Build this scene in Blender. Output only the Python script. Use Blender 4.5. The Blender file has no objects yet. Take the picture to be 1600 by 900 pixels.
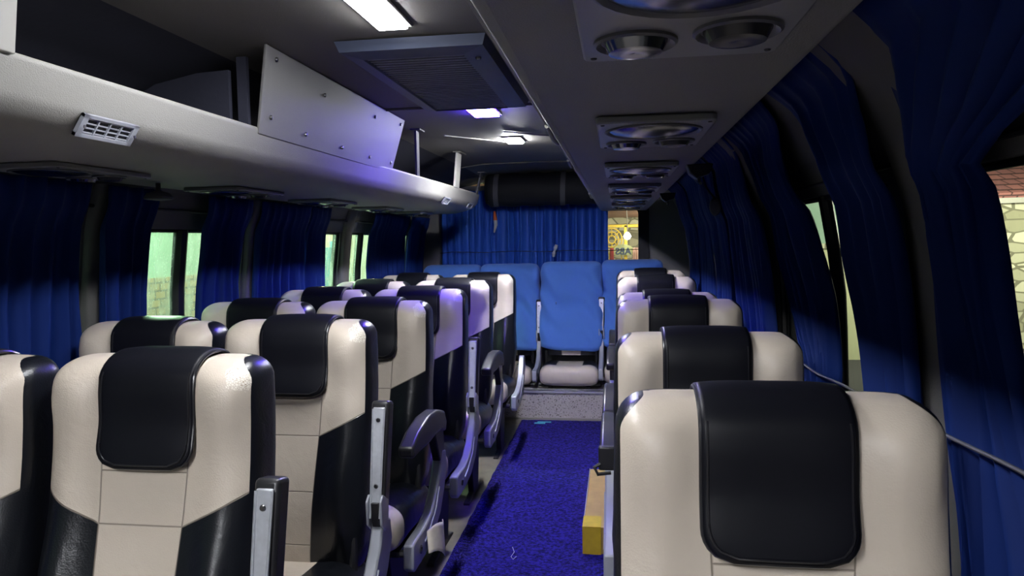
import bpy, bmesh, math, random
from mathutils import Vector, Matrix, noise
random.seed(7)
PI = math.pi
S = bpy.context.scene
COL = S.collection

# ------------------------------------------------------------------ camera
F, VX, VY, ROLL, CZ = 1120.0, 965.0, 372.0, 0.0175, 1.37
_a, _b = (VX-800)/F, (450-VY)/F
_c, _s = math.cos(ROLL), math.sin(ROLL)
_u, _v = _a*_c+_b*_s, -_a*_s+_b*_c
pitch = math.atan(_v); yaw = math.atan(_u*math.cos(pitch))
cy, sy, cp, sp = math.cos(yaw), math.sin(yaw), math.cos(pitch), math.sin(pitch)
fw = Vector((-sy*cp, cy*cp, -sp)); r0 = Vector((cy, sy, 0)); p0 = Vector((-sy*sp, cy*sp, cp))
rt = r0*_c-p0*_s; up = r0*_s+p0*_c
cam = bpy.data.cameras.new('camera'); cam.lens = F/1600*36; cam.sensor_width = 36; cam.clip_start = 0.02; cam.clip_end = 200
co = bpy.data.objects.new('camera', cam); COL.objects.link(co)
co.matrix_world = Matrix(((rt.x, up.x, -fw.x, 0), (rt.y, up.y, -fw.y, 0), (rt.z, up.z, -fw.z, CZ), (0, 0, 0, 1)))
S.camera = co

# ------------------------------------------------------------------ world, exposure, light strengths
w = bpy.data.worlds.new('night'); S.world = w; w.use_nodes = True
w.node_tree.nodes['Background'].inputs[0].default_value = (0.010, 0.014, 0.03, 1)
w.node_tree.nodes['Background'].inputs[1].default_value = 0.5
S.view_settings.view_transform = 'Standard'; S.view_settings.look = 'None'
S.view_settings.exposure = 0.0; S.view_settings.gamma = 1.0; S.view_settings.use_curve_mapping = False
E_WHITE = 95.0      # long white ceiling lamps
E_REAR = 700.0       # small round rear lamp
E_BLUE = 340.0        # blue courtesy lamp
P_LEFT, P_REAR, P_RIGHT = 560.0, 170.0, 900.0

# ------------------------------------------------------------------ materials
def mat(name, col, rough=0.6, metal=0.0, spec=0.5, bump=0.0, bscale=200.0, var=0.0, vscale=6.0, coat=0.0, sheen=0.0, rvar=0.0):
    m = bpy.data.materials.new(name); m.use_nodes = True
    nt = m.node_tree; n = nt.nodes; l = nt.links; b = n['Principled BSDF']
    b.inputs['Base Color'].default_value = (*col, 1); b.inputs['Roughness'].default_value = rough
    b.inputs['Metallic'].default_value = metal; b.inputs['Specular IOR Level'].default_value = spec
    b.inputs['Coat Weight'].default_value = coat; b.inputs['Sheen Weight'].default_value = sheen
    tc = n.new('ShaderNodeTexCoord')
    if bump:
        t = n.new('ShaderNodeTexNoise'); t.inputs['Scale'].default_value = bscale; t.inputs['Detail'].default_value = 3
        l.new(tc.outputs['Object'], t.inputs['Vector'])
        bp = n.new('ShaderNodeBump'); bp.inputs['Strength'].default_value = bump; bp.inputs['Distance'].default_value = 0.002
        l.new(t.outputs['Fac'], bp.inputs['Height']); l.new(bp.outputs['Normal'], b.inputs['Normal'])
    if var:
        t = n.new('ShaderNodeTexNoise'); t.inputs['Scale'].default_value = vscale; t.inputs['Detail'].default_value = 5
        l.new(tc.outputs['Object'], t.inputs['Vector'])
        mx = n.new('ShaderNodeMix'); mx.data_type = 'RGBA'
        mx.inputs[6].default_value = (*[c*(1-var) for c in col], 1); mx.inputs[7].default_value = (*[min(1, c*(1+var)) for c in col], 1)
        l.new(t.outputs['Fac'], mx.inputs[0]); l.new(mx.outputs[2], b.inputs['Base Color'])
    return m

def emis(name, col, st):
    m = bpy.data.materials.new(name); m.use_nodes = True
    nt = m.node_tree; nt.nodes.clear()
    e = nt.nodes.new('ShaderNodeEmission'); e.inputs[0].default_value = (*col, 1); e.inputs[1].default_value = st
    o = nt.nodes.new('ShaderNodeOutputMaterial'); nt.links.new(e.outputs[0], o.inputs[0]); return m

def mth(nt, op, a, b=None, c=None):
    nd = nt.nodes.new('ShaderNodeMath'); nd.operation = op
    for i, v in enumerate((a, b, c)):
        if v is None: continue
        if isinstance(v, (int, float)): nd.inputs[i].default_value = v
        else: nt.links.new(v, nd.inputs[i])
    return nd.outputs[0]

CREAM = (0.56, 0.49, 0.405); BLACK = (0.006, 0.007, 0.010)
def leather(name, kind, worn=False):
    """two-tone vinyl: cream front with black lower wings, grooves at the sewn seams"""
    m = bpy.data.materials.new(name); m.use_nodes = True
    nt = m.node_tree; n = nt.nodes; l = nt.links; b = n['Principled BSDF']
    tc = n.new('ShaderNodeTexCoord'); sx = n.new('ShaderNodeSeparateXYZ'); l.new(tc.outputs['Object'], sx.inputs[0])
    X, Y, Z = sx.outputs
    ax = mth(nt, 'ABSOLUTE', X)
    if kind == 'back':
        # inner seam drifts inwards towards the bottom, top of the wing rises outwards
        inner = mth(nt, 'ADD', 0.078, mth(nt, 'MULTIPLY', mth(nt, 'SUBTRACT', Z, 0.5), 0.035))
        dx = mth(nt, 'SUBTRACT', ax, inner)
        zl = mth(nt, 'ADD', 0.824, mth(nt, 'MULTIPLY', mth(nt, 'SUBTRACT', ax, 0.09), 0.50))
        dz = mth(nt, 'SUBTRACT', zl, Z)
        blk = mth(nt, 'MULTIPLY', mth(nt, 'GREATER_THAN', dx, 0.0), mth(nt, 'GREATER_THAN', dz, 0.0))
        q_ = mth(nt, 'DIVIDE', mth(nt, 'MAXIMUM', mth(nt, 'SUBTRACT', Z, 1.098), 0.0), 0.045)
        thr = mth(nt, 'SUBTRACT', 0.2165, mth(nt, 'MULTIPLY', mth(nt, 'MULTIPLY', q_, q_), 0.036))
        blk = mth(nt, 'MAXIMUM', blk, mth(nt, 'GREATER_THAN', ax, thr))
        def groove(d, wd=0.0022):
            return mth(nt, 'MULTIPLY', mth(nt, 'MINIMUM', mth(nt, 'DIVIDE', mth(nt, 'ABSOLUTE', d), wd), 1.0), 1.0)
        g = groove(dx)
        inside = mth(nt, 'LESS_THAN', dx, 0.0)
        for zz in (0.824, 0.675, 0.925, 0.53):
            gz = groove(mth(nt, 'SUBTRACT', Z, zz))
            gz = mth(nt, 'MAXIMUM', gz, mth(nt, 'SUBTRACT', 1.0, inside))
            g = mth(nt, 'MINIMUM', g, gz)
        gw = mth(nt, 'MAXIMUM', mth(nt, 'MAXIMUM', groove(dz), inside), mth(nt, 'GREATER_THAN', ax, thr))
        g = mth(nt, 'MINIMUM', g, gw)
    else:
        blk = mth(nt, 'MULTIPLY', mth(nt, 'GREATER_THAN', ax, 0.10), mth(nt, 'GREATER_THAN', Y, -0.36))
        d1 = mth(nt, 'ABSOLUTE', mth(nt, 'SUBTRACT', Y, -0.36)); g = mth(nt, 'MINIMUM', mth(nt, 'DIVIDE', d1, 0.004), 1.0)
    # faint blotches in the cream, leather grain
    t = n.new('ShaderNodeTexNoise'); t.inputs['Scale'].default_value = 9; t.inputs['Detail'].default_value = 6
    l.new(tc.outputs['Object'], t.inputs['Vector'])
    c1 = n.new('ShaderNodeMix'); c1.data_type = 'RGBA'
    c1.inputs[6].default_value = (*[c*0.90 for c in CREAM], 1); c1.inputs[7].default_value = (*[c*1.06 for c in CREAM], 1)
    l.new(t.outputs['Fac'], c1.inputs[0]); cream = c1.outputs[2]
    v = n.new('ShaderNodeTexVoronoi'); v.inputs['Scale'].default_value = 330; l.new(tc.outputs['Object'], v.inputs['Vector'])
    fine = v.outputs['Distance']
    if worn:
        # cracked, flaking patch on the aisle-side top corner
        dvx = mth(nt, 'DIVIDE', mth(nt, 'SUBTRACT', X, 0.205), 0.030)
        dvz = mth(nt, 'DIVIDE', mth(nt, 'SUBTRACT', Z, 1.128), 0.042)
        r = mth(nt, 'SQRT', mth(nt, 'ADD', mth(nt, 'MULTIPLY', dvx, dvx), mth(nt, 'MULTIPLY', dvz, dvz)))
        t2 = n.new('ShaderNodeTexNoise'); t2.inputs['Scale'].default_value = 45; t2.inputs['Detail'].default_value = 4
        l.new(tc.outputs['Object'], t2.inputs['Vector'])
        r = mth(nt, 'ADD', r, mth(nt, 'MULTIPLY', mth(nt, 'SUBTRACT', t2.outputs['Fac'], 0.5), 1.6))
        wm = mth(nt, 'LESS_THAN', r, 0.95)
        v2 = n.new('ShaderNodeTexVoronoi'); v2.feature = 'DISTANCE_TO_EDGE'; v2.inputs['Scale'].default_value = 190
        l.new(tc.outputs['Object'], v2.inputs['Vector'])
        crack = mth(nt, 'LESS_THAN', v2.outputs['Distance'], 0.035)
        cc = n.new('ShaderNodeMix'); cc.data_type = 'RGBA'
        cc.inputs[6].default_value = (0.74, 0.69, 0.60, 1); cc.inputs[7].default_value = (0.30, 0.21, 0.13, 1)
        l.new(crack, cc.inputs[0])
        c2 = n.new('ShaderNodeMix'); c2.data_type = 'RGBA'; l.new(cream, c2.inputs[6]); l.new(cc.outputs[2], c2.inputs[7]); l.new(wm, c2.inputs[0])
        cream = c2.outputs[2]
    mx = n.new('ShaderNodeMix'); mx.data_type = 'RGBA'; l.new(blk, mx.inputs[0]); l.new(cream, mx.inputs[6])
    mx.inputs[7].default_value = (*BLACK, 1)
    sm = n.new('ShaderNodeMix'); sm.data_type = 'RGBA'; sm.inputs[6].default_value = (0.24, 0.20, 0.16, 1); l.new(g, sm.inputs[0]); l.new(mx.outputs[2], sm.inputs[7])
    l.new(sm.outputs[2], b.inputs['Base Color'])
    rg = mth(nt, 'SUBTRACT', 0.42, mth(nt, 'MULTIPLY', blk, 0.12)); l.new(rg, b.inputs['Roughness'])
    bp = n.new('ShaderNodeBump'); bp.inputs['Strength'].default_value = 0.55; bp.inputs['Distance'].default_value = 0.004
    wr = n.new('ShaderNodeTexNoise'); wr.inputs['Scale'].default_value = 14; wr.inputs['Detail'].default_value = 3; wr.inputs['Distortion'].default_value = .8; l.new(tc.outputs['Object'], wr.inputs['Vector'])
    h = mth(nt, 'ADD', mth(nt, 'ADD', g, mth(nt, 'MULTIPLY', wr.outputs['Fac'], 1.1)), mth(nt, 'MULTIPLY', fine, 0.10)); l.new(h, bp.inputs['Height']); l.new(bp.outputs['Normal'], b.inputs['Normal'])
    return m

M = dict(
    back=leather('two_tone_vinyl_back', 'back'), back_worn=leather('two_tone_vinyl_back_worn', 'back', True),
    cushion=leather('two_tone_vinyl_cushion', 'cushion'),
    black=mat('black_vinyl', BLACK, 0.32, bump=0.25, bscale=350, spec=0.35),
    cover=mat('black_padded_vinyl', (0.0045, 0.0048, 0.008), 0.46, bump=0.55, bscale=16, spec=0.20),
    piping=mat('dark_piping', (0.012, 0.012, 0.015), 0.28),
    plastic=mat('black_plastic', (0.014, 0.014, 0.016), 0.38, bump=0.1),
    frame=mat('black_steel', (0.012, 0.012, 0.014), 0.5),
    silver=mat('silver_plastic', (0.36, 0.375, 0.42), 0.38, metal=0.25, var=0.08),
    bar=mat('scuffed_aluminium', (0.50, 0.52, 0.56), 0.36, metal=0.45, var=0.22, vscale=60, bump=0.15, bscale=90),
    screw=mat('screw_steel', (0.22, 0.22, 0.23), 0.3, metal=1.0),
    slip=mat('blue_slipcover_cloth', (0.085, 0.205, 0.62), 0.9, bump=0.9, bscale=11, spec=0.1, sheen=0.15),
    curtain=mat('navy_curtain_satin', (0.006, 0.022, 0.135), 0.6, bump=0.3, bscale=40, spec=0.12, sheen=0.0),
    curtain_r=mat('blue_rear_curtain_satin', (0.022, 0.095, 0.46), 0.55, bump=0.3, bscale=40, spec=0.3),
    trim=mat('grey_moulded_lining', (0.200, 0.194, 0.178), 0.55, bump=0.45, bscale=420, var=0.10, vscale=5),
    ceil=mat('grey_ceiling_vinyl', (0.125, 0.117, 0.104), 0.6, bump=0.3, bscale=300, var=0.10, vscale=3),
    wall=mat('grey_wall_lining', (0.11, 0.107, 0.102), 0.7, bump=0.3, bscale=250, var=0.12, vscale=4),
    panel=mat('grey_hatch_board', (0.175, 0.17, 0.168), 0.5, bump=0.35, bscale=500, var=0.05),
    post=mat('pale_post_paint', (0.34, 0.33, 0.30), 0.5, var=0.08),
    postd=mat('dark_post_paint', (0.04, 0.04, 0.06), 0.5),
    seal=mat('black_rubber', (0.008, 0.008, 0.009), 0.5),
    grille=mat('slate_grille_plastic', (0.040, 0.050, 0.085), 0.45), slat=mat('grille_slat_plastic', (0.20, 0.205, 0.24), 0.5),
    grilled=mat('dark_filter', (0.012, 0.012, 0.016), 0.7),
    floor=mat('worn_beige_floor', (0.17, 0.15, 0.125), 0.6, var=0.4, vscale=10),
    alu=mat('aluminium_edging', (0.62, 0.62, 0.63), 0.35, metal=0.6),
    svc=mat('service_panel_plastic', (0.22, 0.22, 0.215), 0.32, var=0.1),
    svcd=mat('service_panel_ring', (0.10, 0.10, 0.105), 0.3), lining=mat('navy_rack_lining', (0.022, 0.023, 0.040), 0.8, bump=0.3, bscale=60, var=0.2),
    chrome=mat('tinted_chrome', (0.22, 0.23, 0.26), 0.18, metal=1.0),
    knob=mat('dark_louvre_plastic', (0.03, 0.03, 0.035), 0.25),
    strap=mat('grey_webbing', (0.075, 0.075, 0.085), 0.7),
    roll=mat('black_padded_cloth', (0.004, 0.0045, 0.008), 0.75, bump=0.3, bscale=30),
    tag=mat('white_rag', (0.55, 0.56, 0.55), 0.8, var=0.15, vscale=60),
    orange=mat('orange_bead', (0.6, 0.12, 0.03), 0.6),
    ivory=mat('ivory_trim', (0.26, 0.25, 0.22), 0.5),
    cord=mat('grey_cord', (0.06, 0.06, 0.065), 0.6),
    cordd=mat('black_cord', (0.01, 0.01, 0.015), 0.6),
    yellow=mat('yellow_painted_board', (0.52, 0.36, 0.02), 0.5, var=0.25, vscale=30),
    tan=mat('tan_box_top', (0.40, 0.27, 0.09), 0.5, var=0.2, vscale=20),
    flap=mat('torn_cream_vinyl', (0.55, 0.50, 0.42), 0.7, var=0.2, vscale=50),
    teal=mat('teal_tape', (0.05, 0.33, 0.50), 0.6, var=0.2, vscale=60),
    thread=mat('white_thread', (0.55, 0.55, 0.62), 0.8),
    paint_y=mat('yellow_gate_paint', (0.72, 0.50, 0.05), 0.45),
    sign=mat('pale_sign_board', (0.42, 0.45, 0.22), 0.5),
    ink=mat('blue_sign_lettering', (0.05, 0.07, 0.14), 0.5),
    red=mat('red_cloth', (0.42, 0.05, 0.06), 0.8), pink=mat('pink_cloth', (0.62, 0.40, 0.34), 0.8, var=0.1),
    eave=mat('brown_eave', (0.32, 0.17, 0.11), 0.7, var=0.25, vscale=3),
    asphalt=mat('asphalt', (0.04, 0.04, 0.045), 0.9),
    plaster=mat('mint_plaster', (0.30, 0.44, 0.36), 0.8, var=0.25, vscale=1.5),
    cream_wall=mat('cream_plaster', (0.55, 0.55, 0.36), 0.8, var=0.15, vscale=2),
    tealpaint=mat('teal_door_paint', (0.04, 0.30, 0.38), 0.5, var=0.2),
)
M['lamp_front'] = emis('white_front_led', (0.93, 0.95, 1.0), E_WHITE*2.2)
M['lamp'] = emis('white_led', (0.93, 0.95, 1.0), E_WHITE)
M['lamp_rear'] = emis('white_rear_led', (0.93, 0.95, 1.0), E_REAR)
M['lamp_blue'] = emis('blue_led', (0.09, 0.035, 1.0), E_BLUE)
M['led_white_dot'] = emis('pale_blue_led_row', (0.45, 0.5, 1.0), 9.0)
M['bulb'] = emis('outdoor_bulb', (1.0, 0.97, 0.85), 25.0)

def carpet_material():
    m = mat('blue_loop_carpet', (0.016, 0.012, 0.27), 0.95, spec=0.15)
    nt = m.node_tree; n = nt.nodes; l = nt.links; b = n['Principled BSDF']
    tc = n.new('ShaderNodeTexCoord')
    v = n.new('ShaderNodeTexVoronoi'); v.inputs['Scale'].default_value = 130; l.new(tc.outputs['Object'], v.inputs['Vector'])
    t = n.new('ShaderNodeTexNoise'); t.inputs['Scale'].default_value = 70; t.inputs['Detail'].default_value = 6; l.new(tc.outputs['Object'], t.inputs['Vector'])
    r = n.new('ShaderNodeValToRGB'); r.color_ramp.elements[0].position = 0.36; r.color_ramp.elements[0].color = (0.007, 0.005, 0.065, 1)
    r.color_ramp.elements[1].position = 0.68; r.color_ramp.elements[1].color = (0.034, 0.024, 0.30, 1)
    l.new(t.outputs['Fac'], r.inputs[0]); l.new(r.outputs[0], b.inputs['Base Color'])
    bp = n.new('ShaderNodeBump'); bp.inputs['Strength'].default_value = 1.0; bp.inputs['Distance'].default_value = 0.008
    l.new(mth(nt, 'ADD', v.outputs['Distance'], t.outputs['Fac']), bp.inputs['Height']); l.new(bp.outputs['Normal'], b.inputs['Normal'])
    return m
M['carpet'] = carpet_material()

def speckle():
    m = mat('speckled_linoleum', (0.25, 0.235, 0.225), 0.5)
    nt = m.node_tree; n = nt.nodes; l = nt.links; b = n['Principled BSDF']
    tc = n.new('ShaderNodeTexCoord'); v = n.new('ShaderNodeTexNoise'); v.inputs['Scale'].default_value = 95; v.inputs['Detail'].default_value = 2
    l.new(tc.outputs['Object'], v.inputs['Vector'])
    r = n.new('ShaderNodeValToRGB'); e = r.color_ramp.elements
    e[0].position = 0.34; e[0].color = (0.09, 0.075, 0.065, 1); e[1].position = 0.42; e[1].color = (0.42, 0.39, 0.36, 1)
    x = e.new(0.66); x.color = (0.46, 0.42, 0.39, 1); x = e.new(0.72); x.color = (0.6, 0.57, 0.53, 1)
    l.new(v.outputs['Fac'], r.inputs[0]); l.new(r.outputs[0], b.inputs['Base Color']); return m
M['speckle'] = speckle()

def bricks(name, c1, c2, mortar, sx, rot=True):
    m = mat(name, c1, 0.85); nt = m.node_tree; n = nt.nodes; l = nt.links; b = n['Principled BSDF']
    tc = n.new('ShaderNodeTexCoord'); s = n.new('ShaderNodeSeparateXYZ'); l.new(tc.outputs['Object'], s.inputs[0])
    cb = n.new('ShaderNodeCombineXYZ'); l.new(mth(nt, 'ADD', s.outputs[0], s.outputs[1]), cb.inputs[0]); l.new(s.outputs[2], cb.inputs[1])
    t = n.new('ShaderNodeTexBrick'); t.inputs['Scale'].default_value = sx; t.inputs['Color1'].default_value = (*c1, 1); t.inputs['Color2'].default_value = (*c2, 1)
    t.inputs['Mortar'].default_value = (*mortar, 1); t.inputs['Mortar Size'].default_value = 0.03; t.inputs['Bias'].default_value = 0.0
    l.new(cb.outputs[0], t.inputs['Vector']); l.new(t.outputs['Color'], b.inputs['Base Color'])
    bp = n.new('ShaderNodeBump'); bp.inputs['Distance'].default_value = 0.02; bp.inputs['Strength'].default_value = 0.8; bp.invert = True
    l.new(t.outputs['Fac'], bp.inputs['Height']); l.new(bp.outputs['Normal'], b.inputs['Normal']); return m
M['brick'] = bricks('ochre_block_wall', (0.42, 0.30, 0.17), (0.30, 0.22, 0.14), (0.16, 0.13, 0.1), 3.0)
def stonework():
    m = mat('pale_stone_wall', (0.6, 0.58, 0.42), 0.85); nt = m.node_tree; n = nt.nodes; l = nt.links; b = n['Principled BSDF']
    tc = n.new('ShaderNodeTexCoord'); sx_ = n.new('ShaderNodeSeparateXYZ'); l.new(tc.outputs['Object'], sx_.inputs[0])
    cb = n.new('ShaderNodeCombineXYZ'); l.new(mth(nt, 'MULTIPLY', mth(nt, 'ADD', sx_.outputs[0], sx_.outputs[1]), 2.6), cb.inputs[0]); l.new(mth(nt, 'MULTIPLY', sx_.outputs[2], 5.0), cb.inputs[1])
    v = n.new('ShaderNodeTexVoronoi'); v.inputs['Scale'].default_value = 1.0; v.inputs['Randomness'].default_value = .7; l.new(cb.outputs[0], v.inputs['Vector'])
    e = n.new('ShaderNodeTexVoronoi'); e.feature = 'DISTANCE_TO_EDGE'; e.inputs['Scale'].default_value = 1.0; e.inputs['Randomness'].default_value = .7; l.new(cb.outputs[0], e.inputs['Vector'])
    r = n.new('ShaderNodeValToRGB'); r.color_ramp.elements[0].color = (0.34, 0.33, 0.22, 1); r.color_ramp.elements[1].color = (0.74, 0.72, 0.55, 1)
    s2 = n.new('ShaderNodeSeparateColor'); l.new(v.outputs['Color'], s2.inputs[0]); l.new(s2.outputs[0], r.inputs[0])
    mx = n.new('ShaderNodeMix'); mx.data_type = 'RGBA'; l.new(mth(nt, 'LESS_THAN', e.outputs['Distance'], .07), mx.inputs[0]); l.new(r.outputs[0], mx.inputs[6]); mx.inputs[7].default_value = (0.20, 0.19, 0.13, 1)
    l.new(mx.outputs[2], b.inputs['Base Color']); return m
M['stone'] = stonework()
M['tiles'] = bricks('red_roof_tiles', (0.30, 0.12, 0.11), (0.22, 0.09, 0.09), (0.07, 0.03, 0.03), 2.2)

def glass(name, dirt_lo, dirt_hi, tint):
    """thin pane: clear, slightly glossy, with wet streaks and drops that scatter outside light"""
    m = bpy.data.materials.new(name); m.use_nodes = True; nt = m.node_tree; n = nt.nodes; l = nt.links; n.clear()
    o = n.new('ShaderNodeOutputMaterial'); tr = n.new('ShaderNodeBsdfTransparent'); tr.inputs[0].default_value = (*tint, 1)
    tl = n.new('ShaderNodeBsdfTranslucent'); tl.inputs[0].default_value = (0.75, 0.80, 0.76, 1)
    gl = n.new('ShaderNodeBsdfGlossy'); gl.inputs['Roughness'].default_value = 0.05
    tc = n.new('ShaderNodeTexCoord'); mp = n.new('ShaderNodeMapping'); mp.inputs['Scale'].default_value = (1, 1, 0.25)
    l.new(tc.outputs['Object'], mp.inputs[0])
    t = n.new('ShaderNodeTexNoise'); t.inputs['Scale'].default_value = 26; t.inputs['Detail'].default_value = 6; l.new(mp.outputs[0], t.inputs['Vector'])
    v = n.new('ShaderNodeTexVoronoi'); v.inputs['Scale'].default_value = 75; v.inputs['Randomness'].default_value = 1; l.new(tc.outputs['Object'], v.inputs['Vector'])
    drop = mth(nt, 'LESS_THAN', v.outputs['Distance'], 0.20)
    mr = n.new('ShaderNodeMapRange'); mr.inputs[1].default_value = 0.35; mr.inputs[2].default_value = 0.7; mr.inputs[3].default_value = dirt_lo; mr.inputs[4].default_value = dirt_hi
    l.new(t.outputs['Fac'], mr.inputs[0])
    f = mth(nt, 'MINIMUM', mth(nt, 'ADD', mr.outputs[0], mth(nt, 'MULTIPLY', drop, dirt_hi*0.5)), 0.9)
    m1 = n.new('ShaderNodeMixShader'); l.new(f, m1.inputs[0]); l.new(tr.outputs[0], m1.inputs[1]); l.new(tl.outputs[0], m1.inputs[2])
    m2 = n.new('ShaderNodeMixShader'); m2.inputs[0].default_value = 0.05; l.new(m1.outputs[0], m2.inputs[1]); l.new(gl.outputs[0], m2.inputs[2])
    l.new(m2.outputs[0], o.inputs[0]); return m
M['glass_l'] = glass('wet_dirty_glass', 0.14, 0.50, (0.9, 1.0, 0.93))
M['glass_r'] = glass('tinted_side_glass', 0.02, 0.06, (0.8, 0.85, 0.82))
M['glass_b'] = glass('clear_rear_glass', 0.01, 0.04, (0.95, 0.95, 0.93))

# ------------------------------------------------------------------ mesh helpers
def obj(name, bm, m, parent=None, smooth=True, angle=35, bevel=0.0, bseg=2, solid=0.0, subsurf=0, loc=None):
    me = bpy.data.meshes.new(name); bm.normal_update(); bm.to_mesh(me); bm.free()
    for x in (m if isinstance(m, (list, tuple)) else [m]): me.materials.append(x)
    o = bpy.data.objects.new(name, me); COL.objects.link(o)
    if smooth:
        for p in me.polygons: p.use_smooth = True
        me.set_sharp_from_angle(angle=math.radians(angle))
    if parent: o.parent = parent
    if loc: o.location = loc
    if solid:
        s = o.modifiers.new('s', 'SOLIDIFY'); s.thickness = solid; s.offset = 0
    if bevel:
        b = o.modifiers.new('b', 'BEVEL'); b.width = bevel; b.segments = bseg; b.limit_method = 'ANGLE'; b.angle_limit = math.radians(40)
    if subsurf:
        s = o.modifiers.new('ss', 'SUBSURF'); s.levels = subsurf; s.render_levels = subsurf
    return o

def box(bm, x0, x1, y0, y1, z0, z1, rot=None, mi=0):
    c = Vector(((x0+x1)/2, (y0+y1)/2, (z0+z1)/2))
    vs = []
    for dx in (x0, x1):
        for dy in (y0, y1):
            for dz in (z0, z1):
                v = Vector((dx, dy, dz))
                if rot: v = c + rot @ (v-c)
                vs.append(bm.verts.new(v))
    for f in ((0, 1, 3, 2), (4, 6, 7, 5), (0, 4, 5, 1), (2, 3, 7, 6), (0, 2, 6, 4), (1, 5, 7, 3)):
        bm.faces.new([vs[i] for i in f]).material_index = mi
    return vs

def tube(bm, pts, r, seg=10, closed=False, mi=0, flat=1.0):
    pts = [Vector(p) for p in pts]; n = len(pts); rings = []
    prev = None
    for i, p in enumerate(pts):
        if closed: d = pts[(i+1) % n]-pts[i-1]
        else: d = pts[min(i+1, n-1)]-pts[max(i-1, 0)]
        d.normalize()
        if prev is None:
            a = Vector((0, 0, 1)) if abs(d.z) < 0.9 else Vector((1, 0, 0))
        else: a = prev
        s = d.cross(a).normalized(); u = s.cross(d).normalized(); prev = u
        rr = r[i] if isinstance(r, (list, tuple)) else r
        rings.append([bm.verts.new(p+s*(rr*math.cos(2*PI*k/seg))+u*(rr*flat*math.sin(2*PI*k/seg))) for k in range(seg)])
    for i in range(n if closed else n-1):
        A, B = rings[i], rings[(i+1) % n]
        for k in range(seg): bm.faces.new((A[k], A[(k+1) % seg], B[(k+1) % seg], B[k])).material_index = mi
    if not closed:
        bm.faces.new(rings[0][::-1]).material_index = mi; bm.faces.new(rings[-1]).material_index = mi

def prism(bm, poly, t0, t1, axis='x', mi=0):
    """poly in the plane normal to axis, extruded from t0 to t1"""
    def P(a, b, t): return {'x': (t, a, b), 'y': (a, t, b), 'z': (a, b, t)}[axis]
    A = [bm.verts.new(P(a, b, t0)) for a, b in poly]; B = [bm.verts.new(P(a, b, t1)) for a, b in poly]
    n = len(poly)
    bm.faces.new(A).material_index = mi; bm.faces.new(B[::-1]).material_index = mi
    for i in range(n): bm.faces.new((A[i], B[i], B[(i+1) % n], A[(i+1) % n])).material_index = mi
    bmesh.ops.recalc_face_normals(bm, faces=bm.faces)

def lathe(bm, prof, c, axis='z', seg=28, sx=1.0, sy=1.0, mi=0):
    rings = []
    for r, h in prof:
        ring = []
        for k in range(seg):
            a = 2*PI*k/seg; p = (r*math.cos(a)*sx, r*math.sin(a)*sy, h)
            if axis == 'y': p = (p[0], p[2], p[1])
            if axis == 'x': p = (p[2], p[0], p[1])
            ring.append(bm.verts.new(Vector(c)+Vector(p)))
        rings.append(ring)
    for A, B in zip(rings, rings[1:]):
        for k in range(seg): bm.faces.new((A[k], A[(k+1) % seg], B[(k+1) % seg], B[k])).material_index = mi
    bm.faces.new(rings[0]).material_index = mi; bm.faces.new(rings[-1]).material_index = mi
    bmesh.ops.recalc_face_normals(bm, faces=bm.faces)

def thing(name, label, cat, loc=(0, 0, 0), rz=0.0, group=None):
    o = bpy.data.objects.new(name, None); COL.objects.link(o); o.empty_display_size = 0.1
    o.location = loc; o.rotation_euler = (0, 0, rz); return tag(o, label, cat, group)
def tag(o, label, cat, group=None):
    o['label'] = label; o['category'] = cat
    if group: o['group'] = group
    return o
def struct(o): o['kind'] = 'structure'; return o
KIDS = {}
def tree_copy(root, loc, rz, label, group=None):
    def kids(o): return [c for c in ALLKIDS() if c.parent == o]
    def cp(o, parent):
        c = o.copy(); COL.objects.link(c)
        if parent: c.parent = parent
        for k in kids(o): cp(k, c)
        return c
    r = cp(root, None); r.location = loc; r.rotation_euler = (0, 0, rz); r['label'] = label
    if group: r['group'] = group
    return r
def ALLKIDS(): return list(COL.objects)
def smoothstep(a, b, x):
    t = max(0, min(1, (x-a)/(b-a))); return t*t*(3-2*t)
def lerp_tab(tab, x):
    if x <= tab[0][0]: return tab[0][1]
    for (x0, y0), (x1, y1) in zip(tab, tab[1:]):
        if x <= x1: return y0+(y1-y0)*(x-x0)/(x1-x0)
    return tab[-1][1]

# ------------------------------------------------------------------ the bus body
XC = -0.57; YF, YB = -3.6, 6.30
PROF = [(0, 1.17), (.8, 1.19), (1.1, 1.18), (1.2, 1.175), (1.44, 1.145), (1.57, 1.10), (1.68, 1.04), (1.76, .96), (1.85, .80), (1.905, .6), (1.93, .4), (1.937, 0)]
def d_at(z): return lerp_tab(PROF, z)
GZ0, GZ1 = 0.80, 1.435
GTOP = {-1: 1.435, 1: 1.478}

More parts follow.
